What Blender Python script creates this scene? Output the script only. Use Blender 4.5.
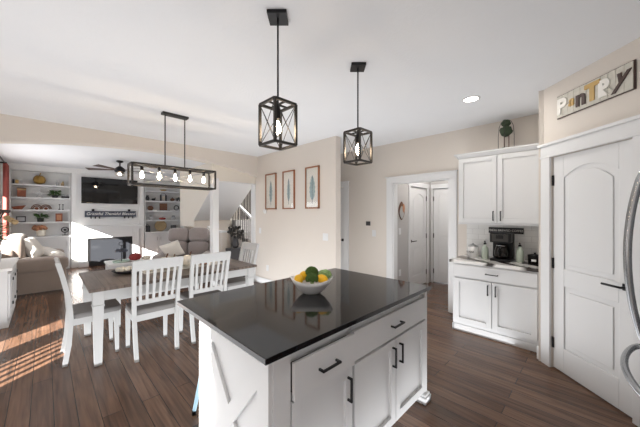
import bpy, bmesh, math, random
from mathutils import Matrix, Vector, noise
random.seed(7)
S2 = math.sqrt(2); PI = math.pi
for o in list(bpy.data.objects): bpy.data.objects.remove(o)
scn = bpy.context.scene; COL = scn.collection
CEIL = 2.745; EYE = 1.5; FPX = 275.5
# ------------------------------------------------------------ camera, light, exposure
cd = bpy.data.cameras.new('camera'); cd.sensor_width = 36; cd.lens = FPX/640*36; cd.clip_start = .05
cam = bpy.data.objects.new('camera', cd); COL.objects.link(cam)
cam.location = (0, 0, EYE); cam.rotation_euler = (PI/2, 0, -PI/4); scn.camera = cam
w = bpy.data.worlds.new('world'); scn.world = w; w.use_nodes = True
w.node_tree.nodes['Background'].inputs[0].default_value = (.80, .88, 1, 1)
w.node_tree.nodes['Background'].inputs[1].default_value = .7
def light(name, kind, loc, energy, color=(1, 1, 1), direction=None, size=None, size_y=None, **k):
    l = bpy.data.lights.new(name, kind); l.energy = energy; l.color = color
    if size is not None:
        if kind == 'AREA':
            l.size = size
            if size_y: l.shape = 'RECTANGLE'; l.size_y = size_y
        elif kind == 'SUN': l.angle = size
        else: l.shadow_soft_size = size
    for a, b in k.items(): setattr(l, a, b)
    o = bpy.data.objects.new(name, l); COL.objects.link(o); o.location = loc
    if direction: o.rotation_euler = Vector(direction).to_track_quat('-Z', 'Y').to_euler()
    return o
light('sun', 'SUN', (-6, -4, 5), 32.0, (1, .95, .89), (1, .8, -.515), size=.006)
# area lights standing in for daylight at the side windows, plus added fills
light('rear_fill', 'AREA', (-.1, -3.4, 1.2), 3, (.95, .97, 1), (.1, 1, .35), 3.2, 2.2)  # added fill from behind the camera, set at unseen doors
light('daylight_side', 'AREA', (-1.82, 2.6, 1.6), 6, (.95, .97, 1), (1, .1, .2), 2.2, 1.5)
light('daylight_living', 'AREA', (-.66, 7.9, 1.45), 22, (.96, .98, 1), (1, .0, .2), 2.2, 1.0)
light('stair_fill', 'AREA', (4.4, 6.2, 2.6), 30, (1, .98, .95), (-.2, .3, -1), .8, .8)  # added to brighten the stair nook; no window there
# added upward fill lights at floor level, standing in for bounced daylight
light('floor_fill', 'AREA', (1.55, 2.95, .02), 96, (.97, .985, 1), (0, 0, 1), 4.7, 4.6)
light('floor_fill_living', 'AREA', (1.3, 7.8, .02), 9, (.97, .985, 1), (0, 0, 1), 3.6, 4.4)
light('hall_fill', 'AREA', (5.2, 1.9, 2.7), 12, (1, .95, .9), (0, 0, -1), .4, .4)  # unseen area light brightening the hall; no fixture there
for cx, cy in ((3.28, .957), (.1, .35), (-.9, 1.3), (-.3, -1.6), (1.1, -2.2)):  # first is the recessed light, the others are unseen added fill
    light('downlight_and_fill', 'AREA', (cx, cy, CEIL-.012), 5, (1, .95, .88), (0, 0, -1), .13, .13)
scn.view_settings.view_transform = 'Standard'; scn.view_settings.look = 'None'
scn.view_settings.gamma = 1; scn.view_settings.exposure = .58; scn.view_settings.use_curve_mapping = False
try: scn.cycles.max_bounces = 10; scn.cycles.diffuse_bounces = 6; scn.cycles.caustics_reflective = False; scn.cycles.caustics_refractive = False; scn.cycles.sample_clamp_indirect = 4
except Exception: pass
# ------------------------------------------------------------ materials
def srgb(h):
    if isinstance(h, str): h = tuple(int(h[i:i+2], 16) for i in (0, 2, 4))
    return tuple(((c/255)/12.92 if c/255 <= .04045 else ((c/255+.055)/1.055)**2.4) for c in h)+(1,)
def mat(name, col, rough=.5, metal=0, spec=.5, bump=0, bscale=60, var=0, vscale=4, emit=None, es=0, trans=0, ior=1.45, sheen=0, coat=0):
    m = bpy.data.materials.new(name); m.use_nodes = True; nt = m.node_tree; p = nt.nodes['Principled BSDF']
    p.inputs['Base Color'].default_value = srgb(col); p.inputs['Roughness'].default_value = rough
    p.inputs['Metallic'].default_value = metal; p.inputs['Specular IOR Level'].default_value = spec
    p.inputs['IOR'].default_value = ior
    if trans: p.inputs['Transmission Weight'].default_value = trans
    if sheen: p.inputs['Sheen Weight'].default_value = sheen
    if coat: p.inputs['Coat Weight'].default_value = coat
    tc = nt.nodes.new('ShaderNodeTexCoord')
    nz = nt.nodes.new('ShaderNodeTexNoise'); nz.inputs['Scale'].default_value = vscale; nz.inputs['Detail'].default_value = 4
    nt.links.new(tc.outputs['Object'], nz.inputs['Vector'])
    v = var or .015
    mx = nt.nodes.new('ShaderNodeMix'); mx.data_type = 'RGBA'
    c = srgb(col); mx.inputs[6].default_value = tuple(max(0, q*(1-v)) for q in c[:3])+(1,); mx.inputs[7].default_value = tuple(min(1, q*(1+v)) for q in c[:3])+(1,)
    nt.links.new(nz.outputs['Fac'], mx.inputs[0]); nt.links.new(mx.outputs[2], p.inputs['Base Color'])
    if bump:
        n2 = nt.nodes.new('ShaderNodeTexNoise'); n2.inputs['Scale'].default_value = bscale; n2.inputs['Detail'].default_value = 3
        b = nt.nodes.new('ShaderNodeBump'); b.inputs['Strength'].default_value = bump; b.inputs['Distance'].default_value = .01
        nt.links.new(tc.outputs['Object'], n2.inputs['Vector']); nt.links.new(n2.outputs['Fac'], b.inputs['Height']); nt.links.new(b.outputs[0], p.inputs['Normal'])
    if emit: p.inputs['Emission Color'].default_value = srgb(emit); p.inputs['Emission Strength'].default_value = es
    return m
def ramp(nt, stops):
    r = nt.nodes.new('ShaderNodeValToRGB'); e = r.color_ramp.elements
    while len(e) < len(stops): e.new(.5)
    for i, (p, c) in enumerate(stops): e[i].position = p; e[i].color = srgb(c)
    return r
def planks_mat(name, cols, L, W, rot=0, rough=.3, gap='201612', gapw=.006, grain=.35, bump=.15):
    m = bpy.data.materials.new(name); m.use_nodes = True; nt = m.node_tree; p = nt.nodes['Principled BSDF']
    tc = nt.nodes.new('ShaderNodeTexCoord'); mp = nt.nodes.new('ShaderNodeMapping'); mp.inputs['Rotation'].default_value = (0, 0, rot)
    nt.links.new(tc.outputs['Object'], mp.inputs['Vector'])
    br = nt.nodes.new('ShaderNodeTexBrick'); br.offset = .37; br.inputs['Scale'].default_value = 1
    br.inputs['Brick Width'].default_value = L; br.inputs['Row Height'].default_value = W; br.inputs['Mortar Size'].default_value = gapw/2
    br.inputs['Color1'].default_value = (0, 0, 0, 1); br.inputs['Color2'].default_value = (1, 1, 1, 1); br.inputs['Mortar'].default_value = (.5, .5, .5, 1); br.inputs['Bias'].default_value = 0
    nt.links.new(mp.outputs[0], br.inputs['Vector'])
    r = ramp(nt, [(i/(len(cols)-1), c) for i, c in enumerate(cols)]); nt.links.new(br.outputs['Color'], r.inputs[0])
    mp2 = nt.nodes.new('ShaderNodeMapping'); mp2.inputs['Scale'].default_value = (2.0, 34, 1); nt.links.new(mp.outputs[0], mp2.inputs['Vector'])
    nz = nt.nodes.new('ShaderNodeTexNoise'); nz.inputs['Scale'].default_value = 1; nz.inputs['Detail'].default_value = 6; nz.inputs['Distortion'].default_value = .6
    nt.links.new(mp2.outputs[0], nz.inputs['Vector'])
    r2 = ramp(nt, [(.25, (int(255*(1-grain)),)*3), (.75, (255, 255, 255))]); nt.links.new(nz.outputs['Fac'], r2.inputs[0])
    mu = nt.nodes.new('ShaderNodeMix'); mu.data_type = 'RGBA'; mu.blend_type = 'MULTIPLY'; mu.inputs[0].default_value = 1
    nt.links.new(r.outputs[0], mu.inputs[6]); nt.links.new(r2.outputs[0], mu.inputs[7])
    mg = nt.nodes.new('ShaderNodeMix'); mg.data_type = 'RGBA'; mg.inputs[7].default_value = srgb(gap)
    nt.links.new(br.outputs['Fac'], mg.inputs[0]); nt.links.new(mu.outputs[2], mg.inputs[6]); nt.links.new(mg.outputs[2], p.inputs['Base Color'])
    p.inputs['Roughness'].default_value = rough; p.inputs['Specular IOR Level'].default_value = .38
    b = nt.nodes.new('ShaderNodeBump'); b.inputs['Strength'].default_value = bump; b.inputs['Distance'].default_value = .004
    nt.links.new(nz.outputs['Fac'], b.inputs['Height']); nt.links.new(b.outputs[0], p.inputs['Normal'])
    return m
def glass_mat(name, tint=(1, 1, 1), rough=0, alpha=.12):
    m = bpy.data.materials.new(name); m.use_nodes = True; nt = m.node_tree
    out = nt.nodes['Material Output']; nt.nodes.remove(nt.nodes['Principled BSDF'])
    t = nt.nodes.new('ShaderNodeBsdfTransparent'); t.inputs[0].default_value = (*tint, 1)
    g = nt.nodes.new('ShaderNodeBsdfGlossy'); g.inputs['Roughness'].default_value = rough
    f = nt.nodes.new('ShaderNodeLayerWeight'); f.inputs[0].default_value = .5
    pw = nt.nodes.new('ShaderNodeMath'); pw.operation = 'POWER'; pw.inputs[1].default_value = 4; nt.links.new(f.outputs['Facing'], pw.inputs[0])
    ma = nt.nodes.new('ShaderNodeMath'); ma.operation = 'MULTIPLY_ADD'; ma.inputs[1].default_value = .7; ma.inputs[2].default_value = alpha*.25
    mx = nt.nodes.new('ShaderNodeMixShader'); nt.links.new(pw.outputs[0], ma.inputs[0]); nt.links.new(ma.outputs[0], mx.inputs[0])
    nt.links.new(t.outputs[0], mx.inputs[1]); nt.links.new(g.outputs[0], mx.inputs[2]); nt.links.new(mx.outputs[0], out.inputs[0])
    return m
def vein_mat(name, base, vein, scale=1.2, rough=.12):
    m = bpy.data.materials.new(name); m.use_nodes = True; nt = m.node_tree; p = nt.nodes['Principled BSDF']
    tc = nt.nodes.new('ShaderNodeTexCoord'); nz = nt.nodes.new('ShaderNodeTexNoise'); nz.inputs['Scale'].default_value = 2.2; nz.inputs['Detail'].default_value = 5
    wv = nt.nodes.new('ShaderNodeTexWave'); wv.inputs['Scale'].default_value = scale; wv.inputs['Distortion'].default_value = 7; wv.inputs['Detail'].default_value = 3
    mp = nt.nodes.new('ShaderNodeMapping'); mp.inputs['Rotation'].default_value = (0, 0, .6); nt.links.new(tc.outputs['Object'], mp.inputs[0]); nt.links.new(mp.outputs[0], wv.inputs['Vector'])
    r = ramp(nt, [(0, vein), (.14, vein), (.3, 'A9A6A3'), (.5, base), (1, base)]); nt.links.new(wv.outputs['Fac'], r.inputs[0]); nt.links.new(r.outputs[0], p.inputs['Base Color'])
    p.inputs['Roughness'].default_value = rough
    return m
def tile_mat(name):
    m = bpy.data.materials.new(name); m.use_nodes = True; nt = m.node_tree; p = nt.nodes['Principled BSDF']
    tc = nt.nodes.new('ShaderNodeTexCoord'); sx = nt.nodes.new('ShaderNodeSeparateXYZ'); cx = nt.nodes.new('ShaderNodeCombineXYZ')
    nt.links.new(tc.outputs['Object'], sx.inputs[0]); nt.links.new(sx.outputs['Y'], cx.inputs['X']); nt.links.new(sx.outputs['Z'], cx.inputs['Y'])
    br = nt.nodes.new('ShaderNodeTexBrick'); br.inputs['Scale'].default_value = 1; br.inputs['Brick Width'].default_value = .15; br.inputs['Row Height'].default_value = .075; br.inputs['Mortar Size'].default_value = .0015
    br.inputs['Color1'].default_value = srgb('E6E6E4'); br.inputs['Color2'].default_value = srgb('DEDEDC'); br.inputs['Mortar'].default_value = srgb('C2C1BF')
    nt.links.new(cx.outputs[0], br.inputs['Vector']); nt.links.new(br.outputs['Color'], p.inputs['Base Color']); p.inputs['Roughness'].default_value = .15
    b = nt.nodes.new('ShaderNodeBump'); b.inputs['Strength'].default_value = .3; b.inputs['Distance'].default_value = .002; b.invert = True
    nt.links.new(br.outputs['Fac'], b.inputs['Height']); nt.links.new(b.outputs[0], p.inputs['Normal'])
    return m
M = dict(
    ceil=mat('ceiling_paint', 'E4E6E9', .9, bump=.25, bscale=45), beige=mat('beige_paint', 'D8D1C9', .8), cream=mat('cream_paint', 'DDD7CD', .8),
    greyw=mat('grey_paint', 'B9B7B6', .8), chairw=mat('chair_paint', 'C2C3C3', .45), white=mat('white_trim', 'DEDFE0', .35), cab=mat('cabinet_white', 'D4D5D6', .38), whitew=mat('white_wall', 'E0E0DF', .6),
    floor=planks_mat('floor_wood', ['664A3A', '785945', '886752', '6E5140', '94735E'], 1.5, .125, PI/2, .27, '1E1512', .005, .4),
    table=planks_mat('table_wood', ['5E514A', '73645B', '86766C'], 1.1, .16, PI/2, .3, '2A211D', .004, .35, .1),
    black=mat('black_metal', '17171A', .35, .3), dark=mat('dark_plastic', '121213', .35, spec=.3), steel=mat('stainless', 'A9ABAE', .22, 1), counter=mat('black_quartz', '141416', .07, spec=.6, var=.3, vscale=300),
    vein=vein_mat('veined_quartz', 'E3E1DE', '35302D'), tile=tile_mat('subway_tile'), gunmetal=mat('bronze_metal', '3A3836', .45, .4),
    glass=glass_mat('clear_glass'), bulb=mat('bulb_glow', 'FFF3E0', .2, emit='FFE6C8', es=75), bulbglass=glass_mat('bulb_glass', (1, .97, .92)), can=mat('lamp_glow', 'FFFFFF', .5, emit='FFF6E8', es=6),
    tv=mat('screen_black', '18191B', .05, spec=.6), sofa=mat('taupe_fabric', '887A70', .9, bump=.5, bscale=300, sheen=.3, var=.12), reclin=mat('grey_microfiber', '8E8583', .8, bump=.3, bscale=200, sheen=.4, var=.12, vscale=6),
    pillow=mat('white_cushion', 'D9D4CC', .9, bump=.4, bscale=160), seat=mat('grey_seat', '8A8887', .85, bump=.3, bscale=300), bench=mat('grey_bench', '77746F', .9),
    curtain=mat('rust_curtain', 'A0524A', .85, var=.2, vscale=9), fire=mat('firebox', '1D1D1F', .4), fglass=mat('fire_glass', '2A2C30', .06, spec=.5), green=mat('leaf_green', '4C6B3C', .7, var=.35, vscale=30),
    dgreen=mat('dark_green', '3E4B38', .8, bump=1, bscale=90, var=.5, vscale=40), broc=mat('broccoli', '4E6A2E', .8, bump=1, bscale=260, var=.4, vscale=120), stem=mat('pale_green', '9CB277', .6, var=.15),
    lemon=mat('lemon', 'F0B91C', .4, bump=.15, bscale=200), lime=mat('artichoke', '8DA96C', .5, var=.3, vscale=40), bowlw=mat('white_ceramic', 'EDEDED', .15), sage=mat('sage_bottle', 'BBC7BA', .35), mint=mat('pale_mint', 'A9BDB0', .3),
    gold=mat('antique_gold', 'B08D4C', .35, .7, var=.2), brown=mat('brown_wood', '6E4B38', .6, var=.25, vscale=14), lbrown=mat('warm_wood', '9A6647', .5, var=.2, vscale=10), rattan=mat('woven_rattan', 'B39C77', .8, bump=.8, bscale=80, var=.2, vscale=40),
    red=mat('dark_red', '8A2B2A', .5), rust=mat('rust_orange', '8A4E38', .6), orange=mat('soft_orange', 'B88463', .7, var=.3, vscale=25), charcoal=mat('charcoal', '3C3B3E', .6), silver=mat('silver', 'B9B9B9', .3, .7),
    paper=mat('picture_paper', 'E3E0D8', .6), teal=mat('watercolour_teal', '9DB1B2', .7, var=.3, vscale=18), slate=mat('slate_sign', '4B4F5C', .6, var=.15, vscale=30), wtext=mat('white_lettering', 'ECEAE4', .6), cloth=mat('linen_runner', 'D6D3CC', .9),
    blue=mat('light_blue_metal', '9FC4D6', .35, .2), wood_sign=mat('pale_sign_planks', 'CBC8BE', .7, var=.18, vscale=30), tan=mat('mustard', 'C4A468', .6), dbrown=mat('dark_brown', '4A3A36', .6), plant=mat('olive_leaf', '5E6A38', .7, var=.5, vscale=30),
    gvase=mat('grey_vase', 'B4B4B6', .4, var=.1), balus=mat('iron_balusters', '4C4A4B', .5, .3), shade=mat('shade_cloth', 'D8D5CF', .9), cushion=mat('seat_cushion', '96928F', .9, bump=.3, bscale=200),
    pump=mat('white_pumpkin', 'E6E0D2', .6), dirt=mat('ground', '8A8A7A', .9), coffee=mat('coffee_glass', '120D0A', .05))
# ------------------------------------------------------------ mesh builder
WM = {}
class MB:
    def __init__(s, Mx=None): s.v = []; s.f = []; s.sm = []; s.M = Mx or Matrix()
    def add(s, vs, fs, smooth=False):
        n = len(s.v); s.v += [s.M @ Vector(q) for q in vs]; s.f += [tuple(i+n for i in f) for f in fs]; s.sm += [smooth]*len(fs); return s
    def box(s, x0, x1, y0, y1, z0, z1):
        x0, x1 = min(x0, x1), max(x0, x1); y0, y1 = min(y0, y1), max(y0, y1); z0, z1 = min(z0, z1), max(z0, z1)
        return s.add([(x0, y0, z0), (x1, y0, z0), (x1, y1, z0), (x0, y1, z0), (x0, y0, z1), (x1, y0, z1), (x1, y1, z1), (x0, y1, z1)],
                     [(0, 3, 2, 1), (4, 5, 6, 7), (0, 1, 5, 4), (1, 2, 6, 5), (2, 3, 7, 6), (3, 0, 4, 7)])
    def hexa(s, b, t):   # 4 bottom points, 4 top points
        return s.add(list(b)+list(t), [(0, 3, 2, 1), (4, 5, 6, 7), (0, 1, 5, 4), (1, 2, 6, 5), (2, 3, 7, 6), (3, 0, 4, 7)])
    def bar(s, a, b, wx, wy=None, up=(0, 0, 1)):
        wy = wy or wx; a = Vector(a); b = Vector(b); d = (b-a).normalized(); up = Vector(up)
        if abs(d.dot(up)) > .95: up = Vector((0, 1, 0))
        x = d.cross(up).normalized()*wx/2; y = x.cross(d).normalized()*wy/2
        return s.hexa([a-x-y, a+x-y, a+x+y, a-x+y], [b-x-y, b+x-y, b+x+y, b-x+y])
    def tube(s, pts, r, n=10, caps=True):
        pts = [Vector(p) for p in pts]; rs = r if isinstance(r, (list, tuple)) else [r]*len(pts)
        vs = []; fs = []; t = (pts[1]-pts[0]).normalized(); up = Vector((0, 0, 1)) if abs(t.z) < .9 else Vector((1, 0, 0)); x = t.cross(up).normalized()
        for i, p in enumerate(pts):
            a = pts[max(0, i-1)]; b = pts[min(len(pts)-1, i+1)]; t = (b-a).normalized(); x = (x-t*x.dot(t)).normalized(); y = t.cross(x)
            for k in range(n):
                c = 2*PI*k/n; vs.append(p+(x*math.cos(c)+y*math.sin(c))*rs[i])
        for i in range(len(pts)-1):
            for k in range(n): fs.append((i*n+k, i*n+(k+1) % n, (i+1)*n+(k+1) % n, (i+1)*n+k))
        if caps: fs.append(tuple(reversed(range(n)))); fs.append(tuple((len(pts)-1)*n+k for k in range(n)))
        return s.add(vs, fs, True)
    def lathe(s, prof, c=(0, 0, 0), n=24, sx=1, sy=1, fn=None):
        vs = []; fs = []; m = len(prof)
        for k in range(n):
            a = 2*PI*k/n
            for j, (r, z) in enumerate(prof):
                q = fn(a, r, z) if fn else 1
                vs.append((c[0]+r*q*math.cos(a)*sx, c[1]+r*q*math.sin(a)*sy, c[2]+z))
        for k in range(n):
            for j in range(m-1): fs.append((k*m+j, ((k+1) % n)*m+j, ((k+1) % n)*m+j+1, k*m+j+1))
        if prof[0][0] > 1e-5: fs.append(tuple(k*m for k in reversed(range(n))))
        if prof[-1][0] > 1e-5: fs.append(tuple(k*m+m-1 for k in range(n)))
        return s.add(vs, fs, True)
    def ball(s, c, rx, ry=None, rz=None, n=16, m=10, nz=0, f=6, seed=0):
        ry = ry or rx; rz = rz or rx; vs = []; fs = []
        for j in range(m+1):
            t = PI*j/m
            for k in range(n):
                a = 2*PI*k/n; d = Vector((math.sin(t)*math.cos(a), math.sin(t)*math.sin(a), -math.cos(t)))
                q = 1+nz*noise.noise(d*f+Vector((seed, seed*2, 0))); vs.append((c[0]+d.x*rx*q, c[1]+d.y*ry*q, c[2]+d.z*rz*q))
        for j in range(m):
            for k in range(n): fs.append((j*n+k, j*n+(k+1) % n, (j+1)*n+(k+1) % n, (j+1)*n+k))
        return s.add(vs, fs, True)
    def soft(s, x0, x1, y0, y1, z0, z1, e=.35, n=20, m=14):   # superellipsoid cushion
        c = ((x0+x1)/2, (y0+y1)/2, (z0+z1)/2); r = (abs(x1-x0)/2, abs(y1-y0)/2, abs(z1-z0)/2); P = lambda a: math.copysign(abs(a)**e, a); vs = []; fs = []
        for j in range(m+1):
            t = -PI/2+PI*j/m
            for k in range(n):
                a = 2*PI*k/n; vs.append((c[0]+r[0]*P(math.cos(t))*P(math.cos(a)), c[1]+r[1]*P(math.cos(t))*P(math.sin(a)), c[2]+r[2]*P(math.sin(t))))
        for j in range(m):
            for k in range(n): fs.append((j*n+k, j*n+(k+1) % n, (j+1)*n+(k+1) % n, (j+1)*n+k))
        return s.add(vs, fs, True)
    def prism(s, poly, d0, d1, axis='y', smooth=False):  # poly in the two other axes
        f = {'y': lambda p, d: (p[0], d, p[1]), 'x': lambda p, d: (d, p[0], p[1]), 'z': lambda p, d: (p[0], p[1], d)}[axis]
        n = len(poly); vs = [f(p, d0) for p in poly]+[f(p, d1) for p in poly]
        fs = [tuple(range(n)), tuple(reversed(range(n, 2*n)))]+[(i, i+n, (i+1) % n+n, (i+1) % n) for i in range(n)]
        return s.add(vs, fs, smooth)
    def build(s, name, m, parent=None, bevel=0, **tags):
        vs = s.v
        if parent is not None: inv = WM[parent.name].inverted(); vs = [inv @ q for q in vs]; loc = Vector()
        else:
            mn = [min(q[i] for q in vs) for i in range(3)]; mx = [max(q[i] for q in vs) for i in range(3)]
            loc = Vector(((mn[0]+mx[0])/2, (mn[1]+mx[1])/2, mn[2])); vs = [q-loc for q in vs]
        me = bpy.data.meshes.new(name); me.from_pydata([tuple(q) for q in vs], [], s.f); me.polygons.foreach_set('use_smooth', s.sm)
        bm = bmesh.new(); bm.from_mesh(me); bmesh.ops.recalc_face_normals(bm, faces=bm.faces); bm.to_mesh(me); bm.free()
        me.materials.append(M[m]); o = bpy.data.objects.new(name, me); COL.objects.link(o); o.location = loc
        if parent is not None: o.parent = parent; WM[o.name] = WM[parent.name].copy()
        else: WM[o.name] = Matrix.Translation(loc)
        if bevel:
            b = o.modifiers.new('bevel', 'BEVEL'); b.width = bevel; b.segments = 2; b.limit_method = 'ANGLE'; b.angle_limit = .6
        for k, v2 in tags.items(): o[k] = v2
        return o
def thing(name, label, cat, loc=(0, 0, 0), rotz=0, group=None, kind=None):
    o = bpy.data.objects.new(name, None); COL.objects.link(o); o.location = loc; o.rotation_euler = (0, 0, rotz); o.empty_display_size = .1
    if label: o['label'] = label
    if cat: o['category'] = cat
    if group: o['group'] = group
    if kind: o['kind'] = kind
    WM[o.name] = Matrix.Translation(loc) @ Matrix.Rotation(rotz, 4, 'Z'); return o
def at(root): return MB(WM[root.name])          # builder in the thing's own frame
def tag(o, label, cat, group=None):
    o['label'] = label; o['category'] = cat
    if group: o['group'] = group
    return o
def dup(root, loc, rotz, label=None, group=None):
    def cp(o, par):
        c = o.copy(); COL.objects.link(c); c.parent = par
        for ch in [k for k in bpy.data.objects if k.parent == o]: cp(ch, c)
        return c
    r = cp(root, None); r.location = loc; r.rotation_euler = (0, 0, rotz)
    if label: r['label'] = label
    if group: r['group'] = group
    WM[r.name] = Matrix.Translation(loc) @ Matrix.Rotation(rotz, 4, 'Z'); return r
def struct(name, mb, m, parent=None, bevel=0, **t):
    o = mb.build(name, m, parent, bevel, **t)
    if parent is None: o['kind'] = 'structure'
    return o
def text(name, body, size, m, parent, Mx, ext=.002, shear=0, bold=0):
    c = bpy.data.curves.new(name, 'FONT'); c.body = body; c.size = size; c.extrude = ext; c.align_x = 'CENTER'; c.align_y = 'CENTER'; c.shear = shear; c.offset = bold
    t = bpy.data.objects.new(name, c); COL.objects.link(t); bpy.context.view_layer.update()
    me = bpy.data.meshes.new_from_object(t.evaluated_get(bpy.context.evaluated_depsgraph_get())); bpy.data.objects.remove(t)
    b = MB(Mx); b.add([v.co for v in me.vertices], [tuple(p.vertices) for p in me.polygons]); return b.build(name, m, parent)
def frame(o, x, y, z=(0, 0, 1)):                  # matrix from origin and axis vectors
    x = Vector(x).normalized(); y = Vector(y).normalized(); z = x.cross(y)
    return Matrix(((x.x, y.x, z.x, o[0]), (x.y, y.y, z.y, o[1]), (x.z, y.z, z.z, o[2]), (0, 0, 0, 1)))
# ------------------------------------------------------------ shell
struct('floor', MB().box(-2.1, 6.2, -3.7, 10.7, -.1, 0), 'floor')
struct('ceiling', MB().box(-2.1, 6.2, -3.7, 10.7, CEIL, CEIL+.12), 'ceil')
# left wall of kitchen / dining with two windows
LX = -1.9
b = MB()
b.box(LX-.14, LX, -3.6, -.62, 0, CEIL).box(LX-.14, LX, -.62, -.20, 0, 1.5).box(LX-.14, LX, -.62, -.20, 2.25, CEIL)
b.box(LX-.14, LX, -.20, 2.2, 0, CEIL).box(LX-.14, LX, 2.2, 3.7, 0, .3).box(LX-.14, LX, 2.2, 3.7, 2.1, CEIL).box(LX-.14, LX, 3.7, 5.44, 0, CEIL)
struct('wall_left', b, 'beige')
def window(name, x, y0, y1, z0, z1, mull=(), rails=()):
    r = thing(name, None, None, (x, (y0+y1)/2, z0), kind='structure'); f = MB()
    f.box(x-.09, x-.04, y0, y0+.04, z0, z1).box(x-.09, x-.04, y1-.04, y1, z0, z1).box(x-.09, x-.04, y0, y1, z0, z0+.04).box(x-.09, x-.04, y0, y1, z1-.04, z1)
    for m in mull: f.box(x-.085, x-.045, m-.02, m+.02, z0, z1)
    for q in rails: f.box(x-.085, x-.045, y0, y1, q-.06, q+.06)
    f.build('window_frame', 'white', r); MB().box(x-.067, x-.063, y0+.03, y1-.03, z0+.03, z1-.03).build('pane', 'glass', r)
    c = MB(); c.box(x-.001, x+.018, y0-.08, y0, z0-.08, z1+.08).box(x-.001, x+.018, y1, y1+.08, z0-.08, z1+.08).box(x-.001, x+.018, y0, y1, z1, z1+.08).box(x-.001, x+.03, y0, y1, z0-.08, z0)
    c.build('window_casing', 'white', r)
window('window_1', LX, 2.2, 3.7, .3, 2.1); window('window_3', LX, -.62, -.20, 1.5, 2.25)
b = MB().box(LX+.034, LX+.042, 2.15, 3.75, 1.06, 2.15); b.box(LX+.034, LX+.042, 2.93, 3.32, .28, 1.06)  # unseen panels placed so sun passes only low in the window
tag(b.build('sun_block_shade', 'shade'), 'unseen pale cloth shade added to block sun in the dining side window', 'shade')
b = MB()
for i in range(6): b.box(LX+.022, LX+.03, 2.17+.13*i, 2.22+.13*i, .3, 1.06)
tag(b.build('vertical_blind', 'shade'), 'vertical slat blind in the low part of the dining window', 'blind')
# living room left wall
b = MB(); VX = -.75
b.box(VX-.14, VX, 5.44, 6.9, 0, CEIL).box(VX-.14, VX, 6.9, 9.3, 0, .9).box(VX-.14, VX, 6.9, 9.3, 2.4, CEIL).box(VX-.14, VX, 9.3, 10.7, 0, CEIL)
struct('wall_living_left', b, 'beige'); window('window_2', VX, 6.9, 9.3, .9, 2.4, (8.1,), (2.03,))
# behind the camera
b = MB(); b.box(LX-.14, -1.6, -3.6, -3.48, 0, CEIL).box(-1.6, 1.4, -3.6, -3.48, 2.35, CEIL).box(1.4, 3.2, -3.6, -3.48, 0, CEIL)
struct('wall_back', b, 'beige')
d = thing('door_5', None, None, (-.1, -3.54, 0), kind='structure'); b = MB()  # unseen glazed doors, added to let light in from behind
for x in (-1.6, -.12, -.08, 1.36): b.box(x, x+.05, -3.57, -3.52, 0, 2.35)
b.box(-1.6, 1.4, -3.57, -3.52, 2.28, 2.35).box(-1.6, 1.4, -3.57, -3.52, 0, .08); b.build('door_frame', 'white', d); MB().box(-1.58, 1.38, -3.548, -3.542, .05, 2.3).build('pane', 'glass', d)
struct('wall_kitchen_right', MB().box(3.1, 3.22, -3.5, -.98, 0, CEIL), 'beige')
struct('wall_fridge', MB().box(1.0, 3.22, -1.1, -.98, 0, CEIL), 'beige')
# pantry corner
R0 = 2.258
def diag(d, r): return Vector(((d+r)/S2, (d-r)/S2, 0))
DM = frame(diag(2.84, R0), (-1/S2, -1/S2, 0), (1/S2, -1/S2, 0))   # x along wall toward fridge, y into wall, z = x cross y
b = MB(DM)   # local x: 0 corner -> 1.24
DM_z = (DM.to_3x3() @ Vector((0, 0, 1))).z
def dbox(mb, x0, x1, y0, y1, z0, z1):
    if DM_z > 0: mb.box(x0, x1, y0, y1, z0, z1)
    else: mb.box(x0, x1, y0, y1, -z1, -z0)
    return mb
D0, D1, DT = .15, .865, 2.05          # pantry door opening along the wall
dbox(b, 0, D0, 0, .12, 0, CEIL); dbox(b, D0, D1, 0, .12, DT, CEIL); dbox(b, D1, 1.24, 0, .12, 0, CEIL)
struct('wall_pantry', b, 'beige')
struct('wall_pantry_side', MB().box(3.56, 4.36, .29, .41, 0, CEIL), 'beige')
struct('wall_pantry_end', MB().box(2.73, 2.85, -.98, -.42, 0, CEIL), 'beige')
b = MB(DM); dbox(b, .045, D0, -.02, 0, 0, DT); dbox(b, D1, D1+.105, -.02, 0, 0, DT); dbox(b, .03, D1+.12, -.026, 0, DT, DT+.02); dbox(b, .045, D1+.105, -.022, 0, DT+.02, DT+.115); dbox(b, .02, D1+.13, -.04, 0, DT+.115, DT+.14)
struct('trim_1', b, 'white', bevel=.002)
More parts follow.
